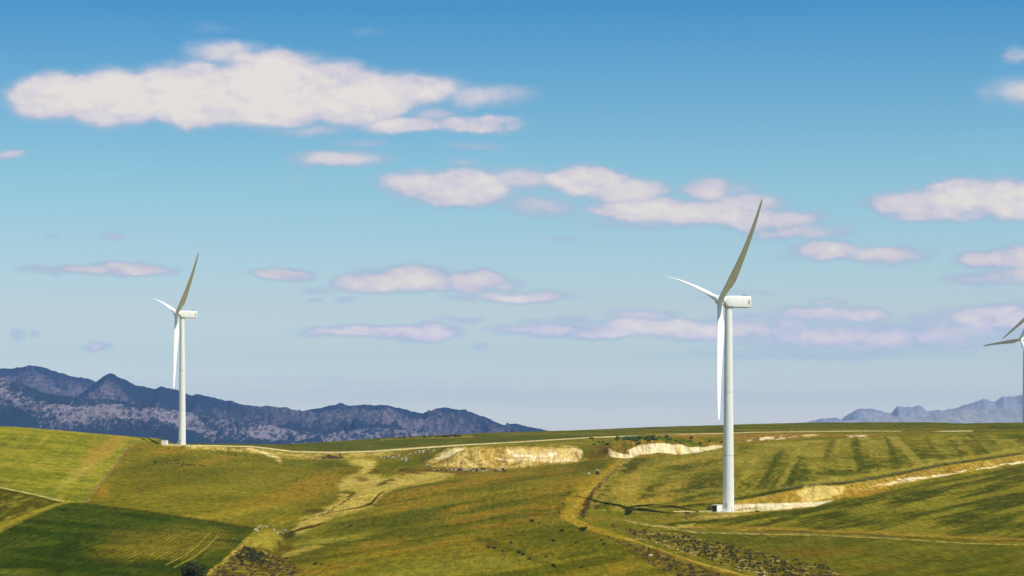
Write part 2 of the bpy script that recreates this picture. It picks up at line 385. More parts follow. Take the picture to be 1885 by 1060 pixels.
# ------------------------------------------------------------------ colouring of the ground (base colours only)
x_ = PXX.ravel().astype(np.float64); y_ = PYY.ravel(); X_ = XX.ravel(); D_ = DD.ravel()
big = fbm(X_ / 60, D_ / 60, 5, 50); mid = fbm(X_ / 18, D_ / 18, 4, 60); fine = fbm(X_ / 5, D_ / 5, 3, 70)
strk = fbm(x_ / 60, y_ / 7, 4, 80)
wx = x_ + (mid - .5) * 22 + (fine - .5) * 8; wy = y_ + (fbm(X_ / 18 + 50, D_ / 18, 4, 61) - .5) * 7 + (fine - .5) * 2.5
A = lambda r, g, b: np.array(alb(r, g, b)[:3])
base = A(112, 112, 40)
C = np.tile(base, (len(x_), 1))
def put(mask, c, k=1.0):
    global C
    mm = np.clip(mask * k, 0, 1)[:, None]; C = C * (1 - mm) + c * mm
def polym(pts, soft=3.0, X=None, Y=None):
    X = wx if X is None else X; Y = wy if Y is None else Y
    P_ = np.array(pts, float); lo = P_.min(0) - soft * 2 - 4; hi = P_.max(0) + soft * 2 + 4
    idx = np.nonzero((X > lo[0]) & (X < hi[0]) & (Y > lo[1]) & (Y < hi[1]))[0]
    xx = X[idx]; yy = Y[idx]; ins = np.zeros(len(idx), bool); ds = np.full(len(idx), 1e9)
    for i in range(len(P_)):
        x0, y0 = P_[i]; x1, y1 = P_[(i + 1) % len(P_)]
        cond = ((y0 > yy) != (y1 > yy))
        with np.errstate(divide='ignore', invalid='ignore'):
            xi = (x1 - x0) * (yy - y0) / (y1 - y0 if y1 != y0 else 1e-9) + x0
        ins ^= cond & (xx < xi)
        dx, dy = x1 - x0, y1 - y0; t = np.clip(((xx - x0) * dx + (yy - y0) * dy) / (dx * dx + dy * dy + 1e-9), 0, 1)
        ds = np.minimum(ds, np.hypot(xx - x0 - t * dx, yy - y0 - t * dy))
    sd = np.where(ins, ds, -ds)
    out = np.zeros(len(X)); out[idx] = sstep(-soft, soft, sd)
    return out
def linem(pts, wd, soft=1.0, X=None, Y=None):
    X = x_ if X is None else X; Y = y_ if Y is None else Y
    P_ = np.array(pts, float)
    wds = np.full(len(P_), float(wd)) if np.isscalar(wd) else np.array(wd, float)
    m_ = wds.max() + soft + 4
    idx = np.nonzero((X > P_[:, 0].min() - m_) & (X < P_[:, 0].max() + m_) & (Y > P_[:, 1].min() - m_) & (Y < P_[:, 1].max() + m_))[0]
    xx = X[idx]; yy = Y[idx]; o = np.zeros(len(idx))
    for i in range(len(P_) - 1):
        x0, y0 = P_[i]; x1, y1 = P_[i + 1]; dx, dy = x1 - x0, y1 - y0
        t = np.clip(((xx - x0) * dx + (yy - y0) * dy) / (dx * dx + dy * dy + 1e-9), 0, 1)
        ww = wds[i] * (1 - t) + wds[i + 1] * t
        dd_ = np.hypot(xx - x0 - t * dx, yy - y0 - t * dy)
        o = np.maximum(o, 1 - sstep(ww / 2 - soft / 2, ww / 2 + soft / 2, dd_))
    out = np.zeros(len(X)); out[idx] = o
    return out
def blob(cx, cy, rx, ry, ang=0, soft=.5):
    a = R(ang); dx = wx - cx; dy = wy - cy
    u_ = (dx * math.cos(a) - dy * math.sin(a)) / rx; v_ = (dx * math.sin(a) + dy * math.cos(a)) / ry
    return 1 - sstep(1 - soft, 1 + soft * .6, np.hypot(u_, v_))
GREEN = A(92, 100, 34); DKG = A(62, 72, 26); YEL = A(140, 134, 46); ORG = A(142, 120, 44); BEI = A(164, 152, 84)
OCH = A(150, 128, 42); GRAV = A(222, 210, 158); CHALK = A(238, 230, 190); BRN = A(86, 72, 36); DRY = A(170, 160, 78)
FOREST = A(40, 66, 24)
# overall variation
put(sstep(.42, .62, big), YEL, .55); put(sstep(.5, .66, strk), GREEN, .55); put(sstep(.58, .7, mid) * sstep(.4, .6, big), ORG, .3)
# far plateau
m = polym([(340,812),(500,816),(610,811),(762,802),(1020,791),(1329,781),(1583,775),(1900,775),(1900,795),(1583,793),(1250,799),(948,814),(754,826),(612,833),(541,831),(465,821),(340,821)], 1.0, x_, y_)
put(m, A(84, 92, 36)); put(m * sstep(.45, .6, strk), A(98, 100, 42), .8); put(m * (y_ < 806) * sstep(.5, .62, fbm(x_ / 160, y_ / 3.5, 3, 82)), A(112, 110, 52), .8)
put(linem([(700,809),(760,806),(870,803)], 3.0, 2), A(150, 135, 60), .7); put(linem([(690,808.5),(830,803.5)], 1.6, 1.6), A(60, 56, 28), .6)
# upper-left bright field
m = polym([(-60,775),(0,783),(160,795),(300,808),(268,812),(240,820),(205,868),(160,925),(120,926),(0,899),(-60,880)], 1.2, x_, y_)
put(m, A(134, 136, 48))
st = fbm((x_ * .75 + y_ * 1.0) / 90, (y_ - x_ * .1) / 6, 4, 91)
dia = fbm((x_ + y_ * 1.1) / 7.0, (x_ * .5 - y_) / 70.0, 4, 92)
put(m * sstep(.48, .62, st), A(112, 120, 38), .9); put(m * sstep(.5, .70, dia) * sstep(.35, .6, mid), A(156, 150, 70), .55); put(m * sstep(.52, .64, big), A(150, 146, 58), .6)
put(m * blob(180, 840, 70, 12, 38), A(166, 148, 76), .75); put(m * blob(190, 825, 50, 14, 30), A(152, 126, 56), .5); put(m * blob(40, 870, 60, 10, -5), A(104, 116, 36), .6)
put(m * blob(130, 880, 40, 8, 38), A(164, 158, 78), .5)
# dark small field left edge
m = polym([(-60,893),(0,898),(105,922),(122,924),(60,950),(0,978),(-60,1000)], 1.2, x_, y_)
put(m, A(80, 82, 30)); put(m * sstep(.5, .62, fbm((x_ - y_ * 2.2) / 26, (y_ + x_ * .35) / 4.5, 4, 95)), A(122, 120, 50), .8)
put(linem([(-60,885),(0,897),(60,909),(120,924)], 1.6, 1.2), A(196, 190, 120), .9); put(linem([(0,901),(60,913),(118,926)], 2, 2), A(50, 52, 22), .6)
# green crop field bottom-left
fld = polym([(-60,1002),(0,978),(60,949),(125,926),(155,926),(300,944),(470,968),(470,975),(448,995),(415,1025),(385,1052),(340,1075),(-60,1090)], 1.5, x_, y_)
put(fld, A(48, 66, 20))
put(fld * sstep(.45, .6, fbm((x_ + y_) / 110, (y_ - x_ * .12) / 10, 4, 97)), A(66, 80, 26), .8)
put(fld * blob(300, 1005, 120, 26, 6, .7), A(104, 94, 38), .8); put(fld * blob(230, 985, 60, 12, -4, .7), A(100, 98, 42), .6); put(fld * blob(30, 1052, 60, 8, 0), A(104, 112, 44), .6); put(fld * blob(60, 1000, 50, 7, 5), A(76, 92, 34), .5)
# drill rows: arcs in the field
arc = (x_ + 30) * .62 + (y_ - 950) * 1.0 + ((x_ - 330) ** 2) * .0011
rowsw = (.5 + .5 * np.sin(arc * 1.05 + (mid - .5) * 3.0 + (fine - .5) * 1.2)) * (.4 + .6 * sstep(.35, .55, fbm(x_ / 26, y_ / 7, 4, 99)))
put(fld * blob(330, 1000, 150, 34, 4, .8) * rowsw * sstep(.25, .5, mid), A(140, 134, 58), .85)
for off in ((0, 0), (16, 4)):
    put(fld * linem([(384 + off[0], 983 + off[1]), (365 + off[0], 1003 + off[1]), (340 + off[0], 1022 + off[1]), (305 + off[0], 1040 + off[1])], 2.2, 1.8), A(150, 146, 66), .8)
put(linem([(-40,985),(0,972),(50,950),(100,930),(125,925)], [16, 14, 10, 6, 3], 4), A(138, 132, 52), .9); put(linem([(-40,994),(0,976),(60,950),(120,927)], 1.5, 1.5), A(84, 74, 32), .8)
# dark headland above the green field
put(linem([(180,930),(300,942),(380,954),(470,970)], [3, 8, 12, 7], 5), A(66, 62, 28), .85)
# hill below turbine 2
m = polym([(268,812),(335,824),(440,842),(520,856),(600,868),(650,880),(620,930),(540,962),(480,972),(300,944),(165,926),(205,868),(240,822)], 3, x_, y_)
put(m, A(118, 114, 38)); put(m * sstep(.45, .6, fbm(x_ / 120, y_ / 9, 4, 101)), A(104, 104, 34), .8)
put(m * blob(330, 870, 110, 24, 3, .7), A(96, 98, 34), .7); put(m * blob(400, 900, 130, 10, 4, .7), A(128, 124, 44), .6)
for b_ in [(330, 826, 55, 8, 8, .8), (400, 846, 60, 7, 14, .6), (185, 905, 22, 12, 35, .8), (560, 905, 70, 22, 14, .65), (480, 925, 80, 14, 12, .45), (600, 880, 60, 14, 18, .6)]:
    put(m * blob(*b_[:5], .7), ORG * 1.05, b_[5])
put(m * blob(290, 850, 60, 8, 12, .7), A(82, 88, 28), .6); put(m * blob(350, 955, 160, 8, 8, .7), A(146, 138, 50), .8)
put(linem([(268,813),(248,816),(235,826),(218,852),(195,878),(172,902),(160,915),(152,928)], [2, 3, 4, 4, 4, 3, 2.5, 2], 2.5, wx, wy), A(158, 128, 66), .85)
put(linem([(238,824),(222,848),(198,876),(175,902)], 2.0, 1.5, wx, wy), A(96, 64, 38), .7)
# big middle pasture
m = polym([(700,905),(830,872),(960,860),(1070,850),(1140,844),(1110,880),(1060,920),(1040,950),(1055,962),(1130,990),(1300,1050),(1380,1075),(500,1080),(520,1030),(600,975)], 4)
put(m, A(104, 104, 36), .85); s2 = fbm((x_ + y_ * 3.5) / 150, (y_ + x_ * .16) / 11, 5, 111)
put(m * sstep(.52, .64, s2), A(84, 90, 32), .85); put(m * sstep(.5, .36, s2), A(126, 120, 42), .8)
put(m * sstep(.54, .68, fbm(x_ / 150 + 9, (y_ + x_ * .16) / 13, 4, 115)), A(136, 114, 42), .6)
for b_ in [(820, 905, 130, 8, 9, .75), (900, 880, 120, 8, 8, .8), (1000, 930, 50, 16, 12, .9), (690, 1002, 70, 9, 8, .9), (960, 958, 90, 9, 10, .75), (840, 940, 40, 8, 14, .8), (1020, 868, 60, 8, 6, .7), (640, 930, 30, 6, 5, .0), (700, 1015, 40, 6, 5, .5), (880, 970, 40, 6, 6, .6)]:
    put(m * blob(*b_[:5], .8) * sstep(.25, .55, fbm(x_ / 40, y_ / 4, 4, 117)), A(140, 118, 46), b_[5] * .85)
for b_ in [(600, 1000, 90, 9, 8, .6), (700, 980, 90, 8, 10, .6), (1000, 985, 110, 22, 8, .8), (760, 945, 80, 7, 10, .5), (1090, 1000, 90, 18, -10, .6), (900, 900, 80, 6, 8, .6)]:
    put(m * blob(*b_[:5], .8), A(82, 90, 32), b_[5])
put(m * blob(800, 1048, 180, 16, 6, .9), A(134, 132, 56), .8); put(m * blob(640, 985, 60, 8, 8, .8), A(140, 138, 56), .7); put(m * blob(950, 1035, 90, 14, 0, .9), A(124, 124, 50), .6)
put(linem([(880,990),(960,1020),(1040,1052)], [10, 8, 8], 8, wx, wy), A(78, 84, 32), .65); put(linem([(895,1000),(930,1020)], 6, 5, wx, wy), A(104, 82, 38), .7)
put(linem([(600,1040),(820,1008),(1000,975)], 1.6, 1.6, wx, wy), A(72, 76, 28), .5)
put(linem([(560,1072),(610,1040)], 2, 2), A(70, 72, 28), .6)
# upper valley slope with sheep
m = polym([(560,842),(640,850),(700,845),(700,835),(860,820),(800,860),(780,875),(740,880),(700,870),(620,870)], 4)
put(m, A(104, 102, 36), .8); put(m * blob(760, 850, 60, 7, 8, .8), A(78, 90, 30), .7); put(m * blob(620, 855, 50, 7, 0, .8), A(84, 90, 32), .8); put(m * blob(720, 838, 50, 3, 5, .8), A(128, 108, 44), .7)
put(m * blob(600, 868, 60, 4, 10, .8), ORG, .5); put(blob(830, 872, 60, 6, 6, .8), A(104, 76, 34), .8)
# central valley: dry grass, the stream bed and its damp hollows
m = polym([(630,882),(660,872),(668,860),(640,850),(650,846),(690,846),(688,858),(680,872),(715,880),(735,874),(800,869),(835,873),(760,890),(715,902),(700,915),(684,932),(655,940),(610,952),(575,968),(545,985),(535,975),(556,955),(590,940),(622,922),(632,905),(620,895)], 5)
put(m, A(182, 168, 92), .92); put(m * sstep(.48, .62, mid), A(156, 146, 72), .7)
put(polym([(646,847),(683,847),(684,858),(674,872),(668,872),(672,858)], 3), A(182, 172, 96), .9)
put(linem([(760,892),(800,885),(836,876)], 3, 3, wx, wy), A(180, 170, 92), .7)
DK1 = A(62, 52, 24)
put(linem([(718,900),(706,905),(697,911),(688,921),(683,927),(668,932),(655,935),(638,938),(621,941),(600,945),(584,948),(570,952),(558,958)], [1, 2, 3, 4, 4, 3, 2.5, 2, 2, 2, 2.2, 2.4, 3], 1.4, x_, y_), DK1, .95)
put(linem([(560,955),(590,945),(612,938),(625,930)], [1, 2.4, 3, 1.5], 1.6, x_, y_), A(206, 196, 122), .7)
put(linem([(655,905),(645,913),(636,922),(624,930),(610,938),(592,946),(572,952)], [5, 6, 4, 2.2, 1.8, 1.6, 1.6], 1.8, wx, wy), A(76, 64, 30), .9)
put(blob(640, 906, 14, 4, 5), A(80, 80, 32), .8); put(blob(581, 940, 24, 3.2, 3), A(84, 66, 34), .85); put(blob(595, 927, 6, 1.6, 3), A(74, 66, 34), .9)
put(blob(714, 884, 12, 2.6, 6), A(82, 74, 34), .9); put(blob(706, 891, 12, 3.2, 12), A(80, 70, 32), .9); put(blob(694, 870, 15, 3, 6), A(82, 84, 32), .85); put(blob(666, 883, 13, 5, 0), A(118, 98, 50), .8)
put(blob(744, 865, 9, 1.8, 5), A(50, 46, 28), .9); put(blob(742, 875, 8, 2, 3), A(60, 54, 30), .9); put(linem([(702, 880), (706, 872), (714, 866), (730, 862)], 1.8, 1.6), A(76, 74, 34), .7)
put(linem([(534,979),(552,973),(575,968),(596,961)], [5, 5, 3.5, 1.2], 2, wx, wy), A(60, 46, 26), .95)
put(linem([(531,975),(537,969)], 3, 1.6, wx, wy), A(56, 50, 26), .8)
put(blob(527, 985, 14, 7, 0), A(56, 56, 32), .9); put(blob(545, 992, 22, 9, 0, .8), A(88, 88, 40), .6)
put(linem([(526,992),(520,1002),(510,1008),(506,1016)], [3, 4, 3, 3], 1.8, wx, wy), A(58, 56, 28), .9); put(blob(524, 1010, 20, 6, 14), A(92, 68, 34), .8)
put(blob(485, 997, 32, 17, 20, .7), A(158, 150, 66), .85); put(linem([(520,1024),(544,1016),(570,1010),(592,1006)], [3, 8, 8, 3], 5, wx, wy), A(168, 158, 84), .85)
put(blob(600, 995, 66, 6, 8, .8), A(150, 146, 68), .7); put(blob(643, 981, 48, 5, 8, .8), A(84, 88, 34), .8); put(blob(548, 1034, 62, 8, 8, .8), A(84, 84, 34), .8); put(blob(600, 1010, 40, 5, 10, .8), A(92, 92, 36), .6)
put(linem([(478,972),(505,965),(530,958)], 3, 3, wx, wy), A(146, 140, 64), .5)
# roads and quarries
BANK = A(188, 172, 98)
rough_ = sstep(.36, .6, fbm(x_ / 9, y_ / 3, 4, 133))
put(polym([(345,821),(420,822),(500,829),(520,852),(516,850),(490,838),(420,830),(350,826)], 1.8, wx, wy) * (.35 + .65 * rough_), BANK, .9)
put(linem([(460,825),(490,838),(515,850)], [4, 8, 3], 5, wx, wy) * sstep(.3, .55, fine), A(222, 210, 152), .9)
put(polym([(480,826),(541,834),(660,834),(760,826),(720,836),(650,845),(580,845),(520,842),(500,836)], 2.5, wx, wy) * (.3 + .7 * rough_), BANK, .9)
put(blob(605, 842, 24, 3.5, 0, .7), A(112, 92, 50), .8); put(blob(560, 842, 40, 3, 3, .7), A(150, 136, 70), .5)
road = [(300,818.5),(335,819.5),(400,820.5),(465,822),(500,826),(541,831.2),(612,832.7),(683,830.7),(754,825.6),(850,819),(948,813.8),(1090,805),(1250,799.2),(1329,797.8),(1385,795.6),(1583,793.2),(1660,793.6)]
road_m = linem(road, [2.2]*6 + [2.4]*4 + [1.8]*3 + [1.5, 1.3, 1.2, .8], 1.4)
put(road_m * (.7 + .3 * sstep(.35, .6, fine)), A(226, 214, 168), .95)
put(linem([(1720,794),(1790,793)], 1.6, 1.2), A(220, 214, 170), .8); put(linem([(1670,796),(1725,794)], 2, 2, wx, wy), A(122, 96, 50), .6)
# spoil heap
q = polym([(783,850),(800,838),(830,826),(870,824),(1000,821),(1062,823),(1076,838),(1080,846),(1040,851),(980,857),(930,863),(850,867),(800,862)], 2.0, wx, wy)
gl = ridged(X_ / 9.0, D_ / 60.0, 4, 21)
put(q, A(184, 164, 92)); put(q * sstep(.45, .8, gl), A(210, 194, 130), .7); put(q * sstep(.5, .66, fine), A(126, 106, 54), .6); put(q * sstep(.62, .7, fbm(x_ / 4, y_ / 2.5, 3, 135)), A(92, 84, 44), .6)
put(polym([(795,846),(812,834),(828,827),(862,826),(845,836),(815,848)], 1.5), A(228, 216, 164), .95)
put(q * polym([(930,828),(1050,824),(1060,840),(1065,848),(985,852),(930,840)], 6), A(220, 204, 140), .8)
put(linem([(930,829),(950,840),(985,838)], 3, 3, wx, wy), A(246, 238, 206), .9); put(linem([(915,843),(935,848),(1060,847)], 3, 3, wx, wy), A(238, 226, 180), .7)
put(linem([(985,842),(1020,836)], 6, 5, wx, wy), A(248, 242, 214), .8)
put(linem([(1050,824),(1066,832),(1072,842)], [3, 4, 3], 3, wx, wy), A(232, 224, 184), .6)
put(linem([(780,850),(800,862),(850,867),(930,864)], [5, 7, 6, 3], 4, wx, wy), A(118, 104, 58), .65)
put(linem([(800,856),(815,848),(840,838),(862,826)], [2, 4, 3, 2], 2, wx, wy), A(92, 84, 44), .7)
put(blob(780, 866, 60, 5, 4, .8), A(98, 78, 38), .8)
# vegetated mound and chalk face
m = polym([(1078,826),(1130,812),(1180,803),(1240,802),(1330,806),(1335,820),(1240,838),(1150,843),(1085,848)], 2.5)
put(m, A(136, 118, 44)); put(m * sstep(.5, .62, mid), A(108, 102, 42), .8)
put(m * blob(1100, 834, 22, 12, 20, .8), A(96, 92, 40), .8); put(linem([(1072,845),(1076,832),(1100,820),(1125,816)], [6, 8, 6, 4], 5), A(92, 108, 32), .7)
put(linem([(1165,806),(1190,803),(1215,806),(1260,812),(1290,818)], [6, 8, 5, 7, 6], 4, wx, wy), A(72, 98, 30), .85); put(linem([(1295,812),(1330,808)], 6, 4, wx, wy), A(80, 100, 34), .7)
put(linem([(1190,801),(1330,802)], 5, 4, wx, wy), A(140, 120, 62), .8)
put(blob(1100, 822, 30, 4, 0), A(110, 92, 46), .7)
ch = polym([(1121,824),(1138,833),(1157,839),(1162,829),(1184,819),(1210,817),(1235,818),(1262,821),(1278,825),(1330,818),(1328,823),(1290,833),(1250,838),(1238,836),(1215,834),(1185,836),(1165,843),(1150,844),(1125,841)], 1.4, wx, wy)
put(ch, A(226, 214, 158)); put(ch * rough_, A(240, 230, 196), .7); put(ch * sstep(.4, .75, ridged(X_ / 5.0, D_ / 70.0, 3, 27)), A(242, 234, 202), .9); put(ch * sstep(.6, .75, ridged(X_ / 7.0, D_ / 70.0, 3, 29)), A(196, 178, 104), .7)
put(linem([(1180,840),(1215,835),(1240,838)], 4, 3), A(130, 112, 44), .8)
# far bank strip right of mound
m = polym([(1330,800),(1400,797),(1480,797),(1620,798),(1650,797),(1600,803),(1480,806),(1400,812),(1335,818)], 1.5)
put(m, A(140, 116, 58), .9); put(rough_ * linem([(1375,811),(1400,808),(1440,804),(1465,803)], [2, 6, 6, 1], 2, wx, wy), A(244, 238, 206), .9)
put(linem([(1480,802),(1500,800)], 4, 3, wx, wy), A(214, 196, 138), .8); put(rough_ * linem([(1558,803),(1600,802)], 2.4, 2, wx, wy), A(232, 224, 190), .9)
put(linem([(1640,797),(1720,794)], 3, 2, wx, wy), A(122, 100, 52), .5)
# striped crop field behind turbine 1 (upper right)
up = polym([(1140,846),(1200,842),(1300,832),(1340,822),(1500,810),(1650,803),(1760,798),(1900,800),(1950,815),(1950,822),(1885,832),(1809,842),(1725,854),(1640,871),(1555,885),(1470,892),(1385,910),(1250,932),(1180,940),(1080,940),(1076,930),(1100,885),(1125,862)], 1.8, x_, y_)
put(up, A(128, 124, 50))
cross = fbm((x_ - 1240) / 34 + (y_ - 820) / 90., y_ / 90, 3, 121)
# dark strips fan down the slope
fan = (x_ + (mid - .5) * 26 + (fine - .5) * 14 - 1560) / (1 + (y_ - 790) / 260.)
strips = fbm(fan / 24., (y_ + (mid - .5) * 20) / 45., 5, 124, .6)
put(up * sstep(1300, 1345, x_) * sstep(.50, .64, strips) * .6 * sstep(.2, .45, fbm(x_ / 30, y_ / 3, 3, 126)), A(70, 78, 30), .9)
put(up * blob(1560, 858, 120, 22, 8, .8), A(64, 76, 28), .85); put(up * blob(1740, 830, 90, 20, 4, .8), A(66, 76, 28), .85); put(up * blob(1420, 885, 80, 16, 14, .7), A(70, 78, 30), .7)
put(up * blob(1870, 800, 60, 12, 0), A(60, 76, 28), .7)
put(up * (x_ > 1300) * (.5 + .5 * np.sin((y_ + (x_ - 1500) * .085) * 2.1)) * sstep(.42, .6, mid), A(150, 144, 68), .55)
put(up * sstep(1300, 1345, x_) * sstep(.56, .46, strips) * sstep(.5, .6, strk), A(158, 150, 70), .5)
for (pts_, w_, k_) in [([(1573,808),(1577,830),(1584,858)],16,.8),([(1603,820),(1616,868)],4,.8),([(1631,806),(1640,826),(1658,857)],8,.85),([(1641,836),(1650,866)],12,.6),([(1781,798),(1797,812),(1818,834)],5,.7),([(1439,832),(1420,862),(1400,898)],11,.8),([(1468,842),(1452,892)],13,.75),([(1532,812),(1520,842)],9,.6),([(1705,806),(1716,826),(1740,850)],9,.5),([(1690,840),(1704,856)],5,.7)]:
    put(up * linem(pts_, w_, 4, x_ + (fine - .5) * 12, y_) * (.55 + .45 * sstep(.3, .5, fbm(x_ / 14, y_ / 1.6, 3, 128))), A(66, 76, 28), k_)
for (pts_, w_, k_) in [([(1482,812),(1460,850),(1436,892)],9,.7),([(1640,800),(1666,826),(1694,856)],14,.75),([(1545,806),(1540,832)],8,.6),([(1600,806),(1606,840)],8,.5),([(1390,840),(1370,880)],12,.5),([(1760,806),(1790,836)],10,.4)]:
    put(up * linem(pts_, w_, 6, x_ + (fine - .5) * 12, y_), A(154, 146, 70), k_)
put(up * linem([(1480,888),(1640,868),(1725,852),(1885,826)], 6, 5, wx, wy), A(150, 144, 66), .8); put(up * linem([(1385,905),(1480,888)], 4, 4, wx, wy), A(146, 138, 66), .6)
upl = up * (x_ < 1345)
for b_ in [(1165, 855, 34, 12, 25, .9), (1110, 915, 36, 22, 38, .95), (1200, 905, 36, 12, 38, .85), (1290, 890, 80, 20, 14, .85), (1270, 855, 60, 8, 12, .7), (1300, 912, 80, 10, 14, .8), (1180, 862, 40, 6, 20, .6), (1250, 868, 40, 6, 16, .6)]:
    put(upl * blob(*b_[:5], .55), A(70, 76, 32), b_[5])
for b_ in [(1150, 890, 50, 10, 40, .7), (1190, 925, 60, 9, 12, .8), (1235, 895, 36, 7, 18, .6), (1160, 905, 16, 30, -30, .7), (1280, 846, 70, 5, 8, .7)]:
    put(upl * blob(*b_[:5], .6), A(162, 142, 66), b_[5])
put(upl * sstep(.56, .66, fbm(X_ / 7, D_ / 12, 4, 131)), A(150, 144, 66), .55)
put(linem([(1140,939),(1200,941),(1260,930),(1340,917)], 4, 4, wx, wy), A(158, 138, 66), .7)
# dark verge above the cutting
verge = (.55 + .45 * sstep(.3, .5, fine)) * linem([(1180,936),(1260,932),(1340,922),(1385,914),(1470,897),(1555,889),(1640,875),(1725,857),(1809,845),(1885,835),(1960,822)], [1, 5, 7, 7, 6, 5, 4.5, 4.5, 4, 4, 4], 2.5)
put(verge, A(62, 66, 26), .95)
# the cutting: ochre bank, chalk, gravel heap
bank = polym([(1352,922),(1385,917),(1470,900),(1555,892),(1640,878),(1725,860),(1809,848),(1960,824),(1960,838),(1885,852),(1809,864),(1725,878),(1640,895),(1555,915),(1500,928),(1420,927),(1352,934)], 1.4, x_, y_)
put(bank, A(160, 140, 62)); put(bank * sstep(.45, .7, fine), A(182, 164, 92), .6); put(bank * sstep(.5, .65, fbm(x_ / 8, y_ / 4, 4, 137)), A(126, 104, 44), .6)
put(bank * (.3 + .7 * rough_) * linem([(1605,895),(1660,886),(1700,880),(1725,876),(1755,871)], [1, 7, 5, 5, 2], 2.5, wx, wy), A(246, 238, 204), .9)
put(bank * rough_ * linem([(1755,871),(1809,862),(1850,855),(1885,850),(1950,838)], [2, 3, 4, 7, 5], 2, wx, wy), A(244, 236, 200), .9)
put(bank * linem([(1600,897),(1640,888)], [2, 5], 3, wx, wy), A(206, 188, 118), .7)
put(polym([(1470,901),(1485,895),(1520,893),(1560,895),(1552,908),(1530,918),(1500,922),(1475,922)], 2, wx, wy), A(206, 190, 118), .92)
put(blob(1600, 908, 45, 5, 8, .6), A(158, 124, 46), .8)
GR = A(232, 226, 190)
put(polym([(1352,929),(1400,927),(1500,924),(1535,921),(1500,932),(1440,938),(1400,941),(1352,940)], 1.2, x_, y_), GR, .95)
put(linem([(1240,941),(1300,941.5),(1345,943),(1380,941)], [1.5, 2.5, 4, 3], 1.2), A(226, 218, 166), .9)
put(linem([(1385,940),(1440,939),(1480,934)], 3, 3, wx, wy), A(160, 138, 62), .6); put(blob(1380, 937, 30, 2.5, 4), A(110, 108, 44), .7)
put(polym([(1245,943),(1300,941),(1360,943),(1400,943),(1350,958),(1290,962),(1250,956),(1230,957)], 3), A(134, 124, 58), .8)
put(blob(1270, 950, 26, 4, 6), A(84, 92, 38), .8); put(blob(1330, 950, 40, 3, 3, .8), A(196, 178, 104), .6)
# lower right field
lr = polym([(1230,962),(1300,958),(1400,945),(1500,933),(1600,912),(1700,888),(1885,856),(1960,842),(1960,1000),(1885,996),(1700,984),(1500,978),(1300,972),(1220,972)], 2, x_, y_)
put(lr, A(92, 96, 36)); s3 = fbm((x_ - y_ * 2) / 130, (y_ + x_ * .22) / 7.5, 5, 141)
put(lr * sstep(.5, .62, s3), A(126, 124, 48), .8); put(lr * sstep(.48, .36, s3), A(64, 72, 27), .9)
put(lr * (.5 + .5 * np.sin((y_ + x_ * .2) * 1.3)) * sstep(.5, .65, mid), A(138, 134, 56), .35)
put(lr * linem([(1300,962),(1400,950),(1500,937),(1600,916),(1700,893),(1885,860)], [5, 9, 9, 7, 6, 5], 5), A(70, 76, 28), .8)
put(linem([(1260,970),(1400,972),(1600,980),(1885,994)], [6, 5, 5, 6], 4, wx, wy), A(146, 124, 56), .8); put(linem([(1330,976),(1450,978),(1600,986),(1885,998)], 2.5, 2, wx, wy), A(70, 54, 30), .6)
# field below the track
b2 = polym([(1180,972),(1300,980),(1500,986),(1700,992),(1960,1008),(1960,1090),(1560,1090),(1540,1058),(1420,1030),(1300,995)], 3)
put(b2, A(86, 92, 38)); put(b2 * sstep(.48, .6, s3), A(104, 104, 42), .8); put(b2 * blob(1500, 1015, 90, 10, 0, .8), A(112, 96, 42), .7); put(b2 * blob(1700, 1010, 110, 12, 2, .8), A(108, 108, 48), .6); put(b2 * blob(1620, 1045, 60, 6, 0), A(112, 92, 42), .5)
put(linem([(1150,958),(1180,964),(1220,969),(1280,980),(1400,983),(1500,985),(1640,991),(1780,1000),(1885,1003),(1960,1006)], [2, 3, 4, 2, 1.8, 1.4, 1.4, 1.6, 2, 2], 1.6) * (.35 + .65 * rough_), A(184, 170, 104), .9)
put(linem([(1280,966),(1240,972),(1210,970)], 5, 4, wx, wy), A(186, 168, 90), .7)
# curving track and its verge
tr = [(1140,848),(1118,866),(1100,882),(1085,900),(1068,920),(1052,938),(1045,950),(1062,962),(1090,972),(1150,992),(1220,1018),(1290,1042),(1360,1060),(1420,1076)]
put(linem(tr[:7], [6, 14, 22, 30, 34, 30, 22], 8, wx, wy), A(150, 130, 44), .85)
put(linem(tr, [1.5, 2.5, 4, 6, 8, 10, 14, 12, 9, 9, 10, 10, 9, 9], 3), A(154, 136, 48), .95)
for o_ in (-2.0, 2.2): put(linem([(a_ + o_ * .3, b_ + o_) for a_, b_ in tr[7:]], 1.2, 1.4) * (.4 + .6 * rough_), A(112, 94, 40), .6)
put(linem([(1150,990),(1220,1014),(1290,1037),(1360,1056),(1400,1068)], 2, 1.6), A(188, 172, 90), .8)
put(linem([(1158,846),(1130,866),(1108,888),(1090,905)], [2, 4, 5, 3], 3, wx, wy), A(196, 176, 100), .8)
put(linem([(1140,858),(1118,878),(1096,902),(1082,925),(1074,945),(1070,956)], [2, 2.5, 4, 8, 8, 3], 3, wx, wy), A(82, 64, 38), .85)
put(linem([(1148,858),(1120,885),(1100,910),(1090,935)], [3, 4, 6, 5], 4, wx, wy), A(158, 138, 60), .6)
put(linem([(1075,955),(1150,957),(1240,955),(1270,947)], 5, 5, wx, wy), A(128, 116, 50), .7)
